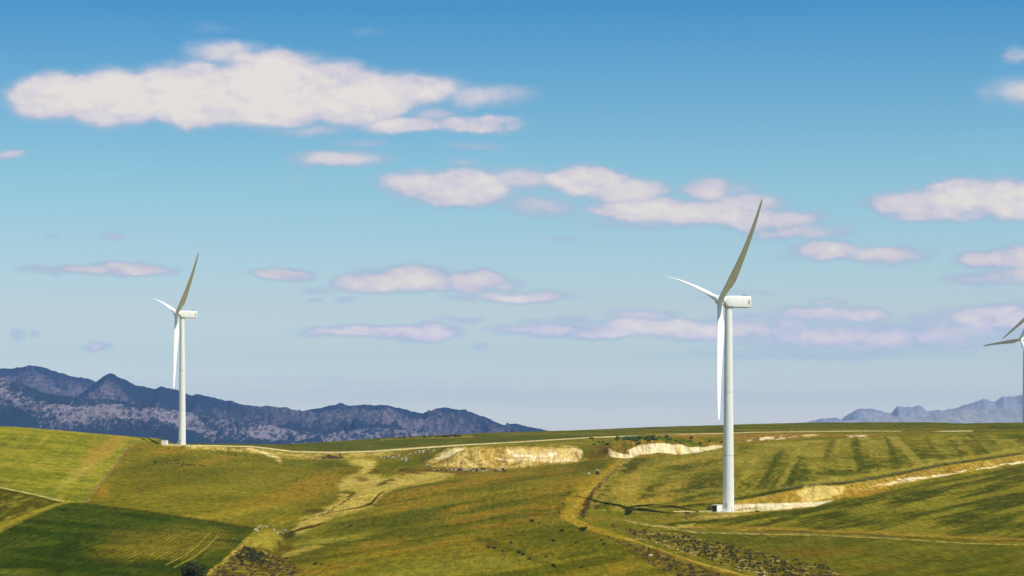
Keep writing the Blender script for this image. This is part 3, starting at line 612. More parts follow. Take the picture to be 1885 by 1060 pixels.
# heath belts either side of the track
heath = polym([(1110,963),(1180,975),(1260,985),(1330,1002),(1420,1022),(1500,1040),(1560,1062),(1480,1080),(1400,1064),(1300,1030),(1220,1004),(1150,984)], 4)
put(heath, A(98, 92, 44), .8); put(heath * sstep(.58, .68, fbm(X_ / 3, D_ / 6, 3, 151)), A(160, 146, 86), .7)
heath2 = polym([(1110,985),(1180,1000),(1260,1030),(1330,1052),(1380,1075),(1260,1080),(1210,1050),(1150,1010)], 4)
put(heath2, A(92, 82, 42), .8); put(heath2 * sstep(.6, .7, fbm(X_ / 3, D_ / 6, 3, 153)), A(140, 128, 66), .6)
heath3 = polym([(440,1005),(480,1008),(520,1022),(545,1040),(560,1060),(560,1090),(380,1090),(385,1062),(425,1030)], 4)
put(heath3, A(94, 82, 40), .9); put(heath3 * sstep(.55, .65, fbm(X_ / 3, D_ / 6, 3, 155)), A(150, 140, 66), .6)
put(linem([(378,1060),(410,1034),(440,1010),(460,990)], [4, 4, 5, 4], 2.5, wx, wy), A(168, 150, 84), .8)
C = np.clip(C, .004, .9)
lum_ = C.mean(1); C = C * np.stack([np.full(len(lum_), 1.13), np.full(len(lum_), 1.01), np.interp(lum_, [.02, .10, .30], [.35, .62, .92])], 1)
far = sstep(3000, 4500, D_)
put(far, A(96, 96, 50))
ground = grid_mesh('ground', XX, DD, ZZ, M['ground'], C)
ground['kind'] = 'structure'

# ------------------------------------------------------------------ mountains
def rock_material(name, bush, rock, amount, soft=.10, fine=1.0):
    m, t, b = newmat(name)
    at_ = t.node('ShaderNodeAttribute', attribute_name='soil')
    g = t.node('ShaderNodeNewGeometry')
    n = t.noise(t.v('MULTIPLY', g.outputs['Position'], (1, .12, 1)), 0.040 * fine, 5, 0.8, 0.0); n2 = t.noise(t.v('MULTIPLY', g.outputs['Position'], (1, .4, 1)), 0.0022 * fine, 4, .6)
    f = t.m('ADD', n, t.m('MULTIPLY', t.m('SUBTRACT', n2, .5), .75))
    f = t.m('ADD', f, t.m('MULTIPLY', t.m('SUBTRACT', at_.outputs['Fac'], .5), .26))
    c = t.mix(t.mr(f, .50 - amount, .50 - amount + soft), bush, rock)
    c = t.mix(t.mr(t.noise(t.v('MULTIPLY', g.outputs['Position'], (1, .15, 1)), .035 * fine, 4, .7), .35, .65, 0, .6), c, t.mix(1.0, c, (.5, .52, .55, 1), 'MULTIPLY'))
    t.l.new(c, b.inputs['Base Color']); b.inputs['Roughness'].default_value = 1; b.inputs['Specular IOR Level'].default_value = 0
    return m
def ridge(name, sky_pts, Dtop, Dbase, seed, mat, amp, zbase=-135, back=1800, n=150, scale=420., rock_at=.82, step=2.6):
    x0, x1 = sky_pts[0][0], sky_pts[-1][0]
    xs = np.arange(x0, x1 + .1, step); pa = np.array(sky_pts, float); ys = .25 * curve(sky_pts, xs) + .75 * np.interp(xs, pa[:, 0], pa[:, 1])
    ys = ys + (fbm(xs / 11., xs * 0, 5, seed, .65) - .5) * 5.0
    zt = (Y0 - ys) * Dtop / F
    t = np.concatenate([np.linspace(0, 1, n), 1 + np.linspace(.04, 1, 14)])[:, None]
    D = np.where(t <= 1, Dbase + (Dtop - Dbase) * t, Dtop + back * (t - 1))
    prof = np.where(t <= 1, np.clip(t, 0, 1) ** 1.25, (1 - (t - 1)) ** 1.3)
    Z = zbase + (zt[None, :] - zbase) * prof
    X = (xs[None, :] - CX) / F * Dtop * np.ones_like(t) * (.35 + .65 * D / Dtop)
    rg = ridged(X / scale + fbm(X / 700, D / 700, 2, seed + 5) * .8, D / (scale * 1.5), 6, seed + 2, .55)
    env = np.where(t <= 1, (1 - np.clip(t, 0, 1) ** 6) * np.clip(t * 5, 0, 1), 0)
    Z = Z + (rg - .62) * amp * env
    a = np.clip(.5 + (rg - .5) * .5 + (rock_at - np.clip(t, 0, 1)) * .0 + (np.exp(-((t - rock_at) / .17) ** 2) - .5) * 1.3, 0, 1)
    cc = np.repeat(a.reshape(-1, 1), 3, 1)
    o = grid_mesh(name, X, D * np.ones_like(X), Z, mat, cc)
    o['kind'] = 'structure'
    return o
m_rock = rock_material('scrub_and_rock', (.020, .028, .032, 1), (.225, .185, .185, 1), -.045, .12)
m_dark = rock_material('dark_scrub', (.022, .028, .034, 1), (.16, .13, .13, 1), -.03, .24)
ridge('mountain_range', [(-1200,760),(-700,720),(-400,700),(-100,685),(0,679),(26,678),(57,672),(80,676.5),(106,684),(133,693),(159,697),(175,702),(200,712),(260,740),(330,770)], 18700, 14700, 5, m_dark, 250, back=2600, scale=620.)
ridge('mountain_range', [(60,800),(120,745),(160,716),(175,704),(186,696),(202,687),(220,694.5),(252,709),(284,716),(297,712.5),(318,716),(345,725),(355,727.6),(366,725.5),(385,729.5),(416,737),(451,745.4),(499,749),(555,756.6),(597,749),(617,744.5),(627,741),(640,746),(680,745),(712,746),(745,754),(778,760),(801,754),(824,750),(844,753),(877,762),(910,775),(926,782),(949,779.7),(972,785),(985,787),(1002,792),(1060,812),(1120,826)], 16500, 12300, 15, m_dark, 400, back=2600, scale=620.)
ridge('mountain_range', [(-1200,740),(-500,700),(-100,698),(0,701),(40,706),(80,722),(110,727),(148,732),(200,735),(240,742),(290,748),(340,757),(400,768),(450,774),(520,788),(570,797),(620,793),(690,787),(740,791),(800,797),(860,803),(960,815)], 14000, 10350, 25, m_rock, 300, back=2600, scale=560., rock_at=.86)
m_far = rock_material('far_rock_hazed', (.30, .29, .27, 1), (.42, .41, .42, 1), .0, .45, .5)  # rock colours made paler, carrying part of the distance haze
ridge('mountain_range', [(1440,790),(1482,777),(1505,772),(1535,768),(1549,772),(1560,763.5),(1583,751.5),(1608,752),(1625,757),(1641,761),(1652,747),(1666,750),(1680,749),(1693,745.5),(1708,756),(1722,755),(1750,754),(1778,745),(1810,735),(1831,739),(1845,729),(1861,731),(1885,726),(2000,715),(2300,735),(2800,780)], 30000, 26000, 35, m_far, 420, back=4000, scale=1300.)
ridge('mountain_range', [(1480,792),(1527,778),(1611,768),(1666,766),(1694,768.6),(1722,760),(1764,754.5),(1833,753),(1885,750),(2000,745),(2300,760),(2800,790)], 21000, 18000, 45, m_far, 260, back=4000, scale=900.)

# ------------------------------------------------------------------ mesh building helpers
def link(name, bm, mat, parent=None, smooth=False):
    me = bpy.data.meshes.new(name); bm.normal_update(); bm.to_mesh(me); bm.free()
    if smooth:
        for p_ in me.polygons: p_.use_smooth = True
    me.materials.append(mat)
    o = bpy.data.objects.new(name, me); col.objects.link(o)
    if parent is not None: o.parent = parent
    return o
def empty(name, loc, rz=0.0):
    o = bpy.data.objects.new(name, None); o.location = loc; o.rotation_euler = (0, 0, rz); o.empty_display_size = 1
    col.objects.link(o); return o
def tag(o, label, cat, group=None, kind=None):
    if label: o['label'] = label
    if cat: o['category'] = cat
    if group: o['group'] = group
    if kind: o['kind'] = kind
    return o
def copy_tree(o, parent=None):
    c = o.copy(); col.objects.link(c)
    if parent is not None: c.parent = parent
    for ch in list(o.children): copy_tree(ch, c)
    return c
def box(bm, c, s, rot=None, bevel=0.0):
    b2 = bmesh.new(); bmesh.ops.create_cube(b2, size=1.0)
    bmesh.ops.scale(b2, vec=Vector(s), verts=b2.verts)
    if bevel: bmesh.ops.bevel(b2, geom=b2.edges[:], offset=bevel, segments=3, affect='EDGES', profile=.5)
    if rot is not None: bmesh.ops.transform(b2, matrix=rot, verts=b2.verts)
    bmesh.ops.translate(b2, vec=Vector(c), verts=b2.verts)
    join(bm, b2)
def join(bm, b2):
    mp = {v_: bm.verts.new(v_.co) for v_ in b2.verts}
    for f_ in b2.faces:
        nf = bm.faces.new([mp[v_] for v_ in f_.verts]); nf.smooth = f_.smooth
    b2.free()
def loft(bm, rings, cap=True):
    vs = [[bm.verts.new(p_) for p_ in r] for r in rings]
    n = len(rings[0])
    for a, b in zip(vs[:-1], vs[1:]):
        for i in range(n):
            f_ = bm.faces.new((a[i], a[(i + 1) % n], b[(i + 1) % n], b[i])); f_.smooth = True
    if cap:
        bm.faces.new(list(reversed(vs[0]))); bm.faces.new(vs[-1])
def tube(bm, p0, p1, r0, r1=None, n=10):
    r1 = r0 if r1 is None else r1
    p0 = Vector(p0); p1 = Vector(p1); dz = (p1 - p0).normalized(); q_ = dz.to_track_quat('Z', 'Y')
    rings = [[p_ + q_ @ Vector((math.cos(a) * r, math.sin(a) * r, 0)) for a in [2 * math.pi * i / n for i in range(n)]] for p_, r in ((p0, r0), (p1, r1))]
    loft(bm, rings)

white = None
def white_paint(name, c=(.88, .875, .82, 1), rough=.45):
    m, t, b = newmat(name)
    g = t.node('ShaderNodeNewGeometry'); pz = t.v('MULTIPLY', g.outputs['Position'], (1, 1, .12))
    n = t.noise(pz, .9, 5, .6); streak = t.noise(t.v('MULTIPLY', g.outputs['Position'], (2.5, 2.5, .05)), 1.0, 4)
    f = t.m('MULTIPLY', t.mr(n, .3, .8, 1.0, .93), t.mr(streak, .5, .8, 1.0, .88))
    t.l.new(t.mix(1.0, c, t.xyz(f, f, t.m('MULTIPLY', f, .985)), 'MULTIPLY'), b.inputs['Base Color'])
    b.inputs['Roughness'].default_value = rough; b.inputs['Specular IOR Level'].default_value = .35
    return m
M['tower'] = white_paint('tower_paint'); M['blade'] = white_paint('blade_gelcoat', (.86, .855, .81, 1), .38)
M['nacelle'] = white_paint('nacelle_shell', (.88, .875, .83, 1), .5)
M['grey'] = simple('grey_metal', (.30, .31, .31, 1), .5, .1, 3)
M['dark'] = simple('dark_metal', (.035, .038, .04, 1), .6, .2, 3)
M['vent'] = simple('vent_grey', (.45, .46, .43, 1), .6, .1, 3)
M['galv'] = simple('galvanised', (.55, .56, .55, 1), .45, .12, 4, metallic=.3)
M['concrete'] = simple('concrete', (.46, .44, .38, 1), .9, .15, 1.2, bump=.02)

H = 90.0; L = 54.8
def blade_bm(cone, pitch, bend):
    bm = bmesh.new(); rings = []; NP = 28
    st = [0, .015, .03, .05, .08, .11, .14, .18, .22, .27, .33, .4, .48, .56, .64, .72, .79, .85, .9, .94, .967, .985, .996, 1.0]
    for s in st:
        chord = np.interp(s, [0, .04, .10, .17, .22, .30, .45, .6, .75, .88, .95, .985, 1.0], [2.4, 2.4, 2.9, 3.6, 3.8, 3.5, 2.8, 2.2, 1.7, 1.25, .95, .6, .15])
        thick = np.interp(s, [0, .04, .10, .17, .22, .35, .5, .7, .9, 1.0], [2.5, 2.45, 2.1, 1.7, 1.45, 1.05, .78, .5, .28, .03])
        circ = np.interp(s, [0, .045, .16], [1, 1, 0]); tw = -R(np.interp(s, [0, .1, .3, .6, 1], [9, 8, 4, 2, 1])) + R(pitch)
        zz = 1.3 + s * (L - 1.3)
        bx_ = -cone * L * s; by_ = bend * s ** 2.7
        ring = []
        for i in range(NP):
            a = 2 * math.pi * i / NP
            # aerofoil: leading edge towards -X
            cxx = .5 * (1 - math.cos(a)); th = 1.48 * (.2969 * math.sqrt(max(cxx, 0)) - .126 * cxx - .3516 * cxx ** 2 + .2843 * cxx ** 3 - .1015 * cxx ** 4) / .15
            ax = (cxx - .32) * chord; ay = th * thick * .5 * (1 if a < math.pi else -.75) * .68
            rx_ = -math.cos(a) * chord * .5; ry_ = math.sin(a) * thick * .5
            X1 = rx_ * circ + ax * (1 - circ); Y1 = ry_ * circ + ay * (1 - circ)
            ring.append(Vector((X1 * math.cos(tw) - Y1 * math.sin(tw) + bx_, X1 * math.sin(tw) + Y1 * math.cos(tw) + by_, zz)))
        rings.append(ring)
    loft(bm, rings)
    return bm
def turbine(loc, gamma, phis, label, cone=.06, pitch=0.0, bends=(6.4, 5.4, 1.8)):
    root = empty('wind_turbine', loc, gamma)
    tag(root, label, 'wind turbine', 'three-bladed wind turbines on the hills')
    bm = bmesh.new(); n = 48; rings = []
    TH = H - 2.9
    for t in np.linspace(0, 1, 26):
        r = 2.42 - (2.42 - 1.55) * (t ** 1.15); rings.append([Vector((r * math.cos(2*math.pi*i/n), r * math.sin(2*math.pi*i/n), .25 + t * (TH - .25))) for i in range(n)])
    loft(bm, rings); tw = link('tower', bm, M['tower'], root)
    for zf in (24.0, 51.0):
        t = (zf - .25) / (TH - .25); r = 2.42 - .87 * (t ** 1.15) + .035; bm = bmesh.new()
        loft(bm, [[Vector((r * math.cos(2*math.pi*i/n), r * math.sin(2*math.pi*i/n), z_)) for i in range(n)] for z_ in (zf - .09, zf + .09)])
        link('flange', bm, M['vent'], tw)
    bm = bmesh.new(); loft(bm, [[Vector((r_ * math.cos(2*math.pi*i/n), r_ * math.sin(2*math.pi*i/n), z_)) for i in range(n)] for z_, r_ in ((-.6, 3.2), (.12, 3.15), (.25, 2.75))])
    link('foundation', bm, M['concrete'], root)
    # door, platform and steps: local angle facing the camera side, slightly left
    da = R(-118) - gamma; Rz = Matrix.Rotation(da, 4, 'Z')
    bm = bmesh.new(); box(bm, (2.40, 0, 2.9), (.14, 1.0, 2.3), bevel=.05); bmesh.ops.transform(bm, matrix=Rz, verts=bm.verts); dr = link('door', bm, M['vent'], root)
    bm = bmesh.new(); box(bm, (2.5, .36, 2.9), (.1, .07, .22)); bmesh.ops.transform(bm, matrix=Rz, verts=bm.verts); link('handle', bm, M['dark'], dr)
    bm = bmesh.new()
    box(bm, (3.1, 0, 1.7), (1.3, 1.4, .08)); 
    for i in range(7): box(bm, (3.95 + i * .24, 0, 1.5 - i * .22), (.26, 1.1, .05))
    for sy in (-.6, .6):
        box(bm, (4.65, sy, .95), (2.2, .06, .18), Matrix.Rotation(math.atan2(1.5, 1.7), 4, 'Y'))
        tube(bm, (3.7, sy, 1.7), (3.7, sy, 2.75), .03, n=6); tube(bm, (5.5, sy, .2), (5.5, sy, 1.2), .03, n=6); tube(bm, (3.7, sy, 2.75), (5.5, sy, 1.2), .03, n=6)
    bmesh.ops.transform(bm, matrix=Rz, verts=bm.verts); link('steps', bm, M['galv'], root)
    # nacelle
    bm = bmesh.new(); rings = []
    for xx, hw, zt, zb, rr in ((-2.3, 1.45, 1.3, -1.45, .9), (-1.9, 1.75, 1.62, -2.2, .75), (-.9, 1.95, 1.85, -2.85, .5), (2.5, 2.0, 1.95, -2.95, .42), (9.2, 2.0, 1.95, -2.95, .42), (9.9, 1.95, 1.9, -2.85, .45), (10.15, 1.7, 1.68, -2.6, .5)):
        ring = []
        for sx, sz in ((1, 1), (-1, 1), (-1, -1), (1, -1)):
            cy_ = sx * (hw - rr); cz_ = (zt - rr) if sz > 0 else (zb + rr)
            for k in range(5):
                base_a = {(1, 1): 0, (-1, 1): 90, (-1, -1): 180, (1, -1): 270}[(sx, sz)]
                a = R(base_a + k * 22.5); ring.append(Vector((xx, cy_ + rr * math.cos(a), H + cz_ + rr * math.sin(a))))
        rings.append(ring)
    loft(bm, rings); nac = link('nacelle', bm, M['nacelle'], root)
    bm = bmesh.new(); box(bm, (8.9, -2.0, H - .55), (.9, .06, 2.1), bevel=.02)
    for k in range(6): box(bm, (8.9, -2.04, H - 1.35 + k * .32), (.82, .05, .1))
    link('side_vent', bm, M['vent'], nac)
    bm = bmesh.new(); box(bm, (3.6, 0, H + 2.0), (1.6, 1.6, .12), bevel=.03); link('roof_hatch', bm, M['nacelle'], nac)
    bm = bmesh.new()
    tube(bm, (7.9, 0, H + 1.9), (7.9, 0, H + 3.9), .05, .03, 8); tube(bm, (7.3, .5, H + 2.35), (8.6, -.5, H + 2.35), .05, n=6)
    tube(bm, (7.3, .5, H + 1.9), (7.3, .5, H + 2.75), .06, n=6); tube(bm, (8.6, -.5, H + 1.9), (8.6, -.5, H + 2.7), .06, n=6)
    box(bm, (7.3, .5, H + 2.8), (.35, .35, .12)); box(bm, (8.6, -.5, H + 2.8), (.4, .1, .22))
    link('wind_sensor_mast', bm, M['dark'], nac)
    bm = bmesh.new(); loft(bm, [[Vector((r_ * math.cos(2*math.pi*i/n), r_ * math.sin(2*math.pi*i/n), z_)) for i in range(n)] for z_, r_ in ((TH - .35, 1.68), (TH + .15, 1.75))]); link('yaw_ring', bm, M['vent'], root)
    # rotor
    Ti = Matrix.Translation(Vector((-4.1, 0, H))) @ Matrix.Rotation(R(5.5), 4, 'Y')
    bm = bmesh.new(); rings = []
    for xx, r_ in ((1.9, 1.5), (1.7, 1.85), (1.0, 2.05), (0, 2.1), (-.8, 1.95), (-1.5, 1.6), (-2.0, 1.1), (-2.25, .6), (-2.33, .12)):
        rings.append([Vector((xx, r_ * math.cos(2*math.pi*i/32), r_ * math.sin(2*math.pi*i/32))) for i in range(32)])
    loft(bm, [list(reversed(r)) for r in rings]); bmesh.ops.transform(bm, matrix=Ti, verts=bm.verts); hb = link('hub', bm, M['blade'], root)
    for ph, bend in zip(phis, bends):
        Rb = Ti @ Matrix.Rotation(R(ph), 4, 'X')
        bm = blade_bm(cone, pitch, bend); bmesh.ops.transform(bm, matrix=Rb, verts=bm.verts); bl = link('blade', bm, M['blade'], root)
        bm = bmesh.new(); loft(bm, [[Vector((r_ * math.cos(2*math.pi*i/32), r_ * math.sin(2*math.pi*i/32), z_)) for i in range(32)] for z_, r_ in ((1.2, 1.48), (2.15, 1.42), (2.2, 1.3))])
        bmesh.ops.transform(bm, matrix=Rb, verts=bm.verts); link('blade_collar', bm, M['blade'], bl)
    for o in root.children_recursive:
        if o.type == 'MESH': fix_normals(o.data)
    return root
def fix_normals(me):
    bm = bmesh.new(); bm.from_mesh(me); bmesh.ops.recalc_face_normals(bm, faces=bm.faces[:])
    for e in bm.edges:
        if len(e.link_faces) == 2 and e.calc_face_angle(0) > R(38): e.smooth = False
    for f_ in bm.faces: f_.smooth = True
    bm.to_mesh(me); bm.free()
t1x = WX(T1['x'], T1['D']); t2x = WX(T2['x'], T2['D'])
turbine((t1x, T1['D'], -30.1), R(24), (51, -70, 163), 'tallest white wind turbine, right of centre, standing on the gravel pad beside the louvred cabin', .10)
turbine((t2x, T2['D'], -2.4), R(28), (51, -70.5, 166), 'white wind turbine on the left hilltop in front of the rugged blue mountains', .045)
D3 = 2050.; turbine((WX(1887, D3), D3, (Y0 - 624) * D3 / F - H), R(23), (-93.5, 26.5, 146.5), 'wind turbine cut off by the right edge, its tower rising behind the far green ridge', .02, 68, (.6, .6, .6))
D4 = 1750.; x4 = WX(1930, D4); turbine((x4, D4, ground_z(x4, D4)), R(22), (-117, 3, 123), 'wind turbine beyond the right edge showing only the tip of one drooping blade', .02, 60, (.6, .6, .6))

# ------------------------------------------------------------------ cabins by the turbines
def cabin(loc, rz, sx, sy, h, label):
    root = empty('transformer_cabin', loc, rz); tag(root, label, 'cabin', 'transformer cabins beside the turbines')
    bm = bmesh.new(); box(bm, (0, 0, h / 2 + .12), (sx, sy, h), bevel=.03); link('body', bm, M['nacelle'], root)
    bm = bmesh.new(); box(bm, (0, 0, h + .2), (sx + .24, sy + .24, .15), bevel=.03); link('roof', bm, M['nacelle'], root)
    bm = bmesh.new(); box(bm, (0, 0, 0.0), (sx + .5, sy + .5, .26), bevel=.02); link('plinth', bm, M['concrete'], root)
    for k in (-1, 0, 1):
        wd = (sy - .36) / 3
        bm = bmesh.new(); y_c = k * (wd + .06)
        box(bm, (-sx / 2 - .02, y_c, h / 2 + .1), (.06, wd, h - .36))
        for q_ in range(9): box(bm, (-sx / 2 - .06, y_c, .42 + q_ * (h - .6) / 9), (.05, wd - .12, .09))
        link('louvre_door', bm, M['dark'], root)
    for k in (-1, 1):
        wd = (sx - .3) / 2; bm = bmesh.new(); box(bm, (k * (wd / 2 + .03), -sy / 2 - .02, h / 2 + .1), (wd, .05, h - .36)); dd_ = link('door', bm, M['nacelle'], root)
        bm = bmesh.new(); box(bm, (k * .14, -sy / 2 - .07, h / 2), (.05, .06, .24)); link('handle', bm, M['dark'], dd_)
    return root
cabin((WX(1320.5, 1024), 1024, -30.02), R(36), 3.1, 3.1, 2.75, 'white cabin with dark louvred doors on the pad left of the tallest turbine')
cabin((WX(303, 1652), 1652, -2.3), R(-8), 3.9, 3.2, 2.7, 'small white cabin on the left hilltop beside the turbine by the mountains')

# marker post near turbine 1
bm = bmesh.new(); tube(bm, (0, 0, -.3), (0, 0, 2.3), .09, .08, 8); o = link('marker_post', bm, M['dark']); o.location = (WX(1347.5, 1018), 1018, -30.1)
tag(o, 'thin dark post standing right in front of the tallest turbine tower foot', 'post')
bm = bmesh.new(); box(bm, (0, 0, .6), (1.5, .06, .9), Matrix.Rotation(R(28), 4, 'Y'), .02); box(bm, (-.4, 0, .3), (.06, .06, .7)); box(bm, (.4, 0, .3), (.06, .06, .9))

o = link('sign_board', bm, M['nacelle']); o.location = (WX(1333.5, 1018), 1018, -30.0)
tag(o, 'small tilted white board between the louvred cabin and the turbine foot', 'board')

# ------------------------------------------------------------------ tractor
def tractor(p, rz):
    root = empty('tractor', p, rz); tag(root, 'small dark tractor with a white canopy on the curving grass track', 'tractor')
    Mb = simple('tractor_paint', (.035, .05, .03, 1), .5, .2, 3); Mt = simple('tyre_rubber', (.014, .014, .014, 1), .9, .2, 8); Mw = simple('canopy_paint', (.86, .84, .76, 1), .5, .05, 3)
    bm = bmesh.new(); box(bm, (0, -1.3, 1.15), (.75, 1.7, .7), bevel=.12); box(bm, (0, .2, .85), (.62, 2.2, .5), bevel=.06); body = link('body', bm, Mb, root)
    bm = bmesh.new(); box(bm, (0, -2.17, 1.15), (.6, .04, .5), bevel=.01); link('grille', bm, M['dark'], body)
    bm = bmesh.new(); tube(bm, (.25, -1.5, 1.4), (.25, -1.5, 2.3), .05, n=8); link('exhaust', bm, M['dark'], body)
    bm = bmesh.new(); box(bm, (0, .85, 1.2), (.5, .5, .14), bevel=.04); box(bm, (0, 1.08, 1.5), (.5, .12, .55), bevel=.04); link('seat', bm, M['dark'], root)
    bm = bmesh.new(); tube(bm, (0, .1, 1.2), (0, .3, 1.65), .03, n=6); bmesh.ops.create_circle
    ring = [[Vector((math.cos(b_) * (.2 + .025 * math.cos(a)), .3 + math.sin(b_) * (.2 + .025 * math.cos(a)) * .9, 1.66 + .025 * math.sin(a) + math.sin(b_) * .08)) for a in [2*math.pi*i/6 for i in range(6)]] for b_ in [2*math.pi*j/16 for j in range(17)]]
    loft(bm, ring, False); link('steering_wheel', bm, M['dark'], root)
    bm = bmesh.new(); box(bm, (0, .55, 2.75), (1.7, 1.8, .22), bevel=.05); can = link('canopy', bm, Mw, root)
    for sx in (-.6, .6):
        for yy in (-.1, 1.3):
            bm = bmesh.new(); tube(bm, (sx, yy, .9), (sx, yy, 2.68), .04, n=6); link('post', bm, M['dark'], can)
        bm = bmesh.new(); box(bm, (sx * 1.2, .8, 1.35), (.4, 1.2, .1), bevel=.04); link('mudguard', bm, Mb, root)
    for sx in (-1, 1):
        for yy, r_, w_ in ((.8, .78, .42), (-1.6, .45, .26)):
            bm = bmesh.new(); n = 28; x0_ = sx * (.72 if r_ > .6 else .62)
            prof = [(-w_/2, r_*.55), (-w_/2, r_*.92), (-w_/2*.8, r_), (w_/2*.8, r_), (w_/2, r_*.92), (w_/2, r_*.55)]
            rings = [[Vector((x0_ + a, yy + rr * math.cos(2*math.pi*i/n), r_ + rr * math.sin(2*math.pi*i/n))) for i in range(n)] for a, rr in prof]
            loft(bm, rings); wh = link('wheel', bm, Mt, root)
            bm = bmesh.new(); tube(bm, (x0_ - w_*.52, yy, r_), (x0_ + w_*.52, yy, r_), r_*.5, n=20); link('rim', bm, M['vent'], wh)
    for o in root.children_recursive:
        if o.type == 'MESH': fix_normals(o.data)
    # driver
    return root
tp = at(1100, 873.5); tractor(tp, R(12))

# ------------------------------------------------------------------ sheep
wool = simple('fleece', (.52, .46, .33, 1), .95, .2, 9, bump=.03)
def sheep_mesh():
    pts = [((0, .45, .72), .25), ((0, .2, .74), .34), ((0, -.1, .73), .36), ((0, -.4, .72), .31), ((0, .62, .66), .17), ((0, .80, .42), .11), ((0, .98, .22), .075)]
    V = [p_[0] for p_ in pts]; Rr = [p_[1] for p_ in pts]; E = [(2, 1), (1, 0), (2, 3), (0, 4), (4, 5), (5, 6)]
    for sx in (-1, 1):
        for yy, root_i in ((.38, 0), (-.42, 3)):
            i0 = len(V); V += [(sx * .16, yy, .46), (sx * .17, yy - .03, .24), (sx * .17, yy, .03)]; Rr += [.10, .055, .05]
            E += [(root_i, i0), (i0, i0 + 1), (i0 + 1, i0 + 2)]
        i0 = len(V); V += [(sx * .16, .76, .50)]; Rr += [.035]; E += [(5, i0)]
    i0 = len(V); V += [(0, -.74, .60)]; Rr += [.05]; E += [(3, i0)]
    me = bpy.data.meshes.new('sheep_skeleton'); me.from_pydata(V, E, []); o = bpy.data.objects.new('sheep_skeleton', me); col.objects.link(o)
    o.modifiers.new('Skin', 'SKIN'); sub = o.modifiers.new('Sub', 'SUBSURF'); sub.levels = 1; sub.render_levels = 1
    for i, r_ in enumerate(Rr): me.skin_vertices[0].data[i].radius = (r_, r_)
    me.skin_vertices[0].data[0].use_root = False; me.skin_vertices[0].data[2].use_root = True
    dg = bpy.context.evaluated_depsgraph_get(); ev = o.evaluated_get(dg)
    res = bpy.data.meshes.new_from_object(ev, depsgraph=dg); res.name = 'sheep'
    bpy.data.objects.remove(o); bpy.data.meshes.remove(me)
    res.materials.clear(); res.materials.append(wool)
    for p_ in res.polygons: p_.use_smooth = True
    return res
SM = sheep_mesh()
def sheep(x, y, label, group, rz=None, sc=.85):
    o = bpy.data.objects.new('sheep', SM); col.objects.link(o); o.location = at(x, y)
    o.rotation_euler = (0, 0, random.uniform(0, 6.28) if rz is None else rz); s = sc * random.uniform(.88, 1.12); o.scale = (s, s, s)
    tag(o, label, 'sheep', group)
fl = [(540,200),(590,208),(665,185),(710,232),(760,205),(765,232),(740,205),(782,207),(830,190),(825,160),(850,155),(880,232),(930,225),(945,210),(950,240),(940,260),(965,235),(1040,160),(1100,125),(1165,100),(1170,135),(1220,105),(1245,95),(1225,125),(1310,70),(1345,125),(1405,90),(1385,115),(640,200),(1010,150)]
for a, b in fl: sheep(640 + a / 8.835, 820 + b / 8.835 + .6, 'tiny white sheep in the scattered flock below the gravel road, left of the spoil heap', 'flock of sheep below the far gravel road', sc=1.15)
f2 = [(350,325),(280,380),(225,440),(170,470),(250,510),(375,330)]
for a, b in f2: sheep(460 + a / 17.67, 950 + b / 17.67 + .8, 'white sheep bunched at the corner of the dark green crop field', 'sheep bunched at the crop field corner')
sheep(460 + 525/17.67, 950 + 395/17.67, 'lone white sheep just right of the bunch at the crop field corner', 'sheep near the stream')
sheep(460 + 775/17.67, 950 + 480/17.67, 'single white sheep midway between the field corner and the stream', 'sheep near the stream')
sheep(460 + 900/17.67, 950 + 590/17.67, 'white sheep just left of the dark patch by the stream', 'sheep near the stream')
for a, b in [(1070,600),(1130,500),(1080,495),(1170,495)]: sheep(460 + a / 17.67, 950 + b / 17.67, 'white sheep gathered on the dark patch at the bend of the stream', 'sheep at the stream bend')
sheep(1083.5, 875.5, 'pale sheep on the grass left of the tractor', None, R(80), 1.6)

# ------------------------------------------------------------------ shrubs
def foliage_mat(name, c, var=.35):
    m, t, b = newmat(name)
    oi = t.node('ShaderNodeObjectInfo'); g = t.node('ShaderNodeNewGeometry')
    n = t.noise(g.outputs['Position'], 1.4, 4)
    f = t.m('MULTIPLY', t.mr(n, .3, .7, 1 - var, 1 + var), t.mr(g.outputs['Random Per Island'], 0, 1, .75, 1.25))
    t.l.new(t.mix(1.0, c, t.xyz(f, f, f), 'MULTIPLY'), b.inputs['Base Color']); b.inputs['Roughness'].default_value = .9; b.inputs['Specular IOR Level'].default_value = .1
    return m
F_green = foliage_mat('shrub_green', (.052, .060, .020, 1)); F_brown = foliage_mat('shrub_brown', (.125, .098, .048, 1)); F_purple = foliage_mat('shrub_dusky', (.105, .086, .042, 1)); F_bright = foliage_mat('shrub_bright', (.10, .15, .03, 1))
M['bark'] = simple('bark', (.12, .09, .06, 1), .9, .2, 6)
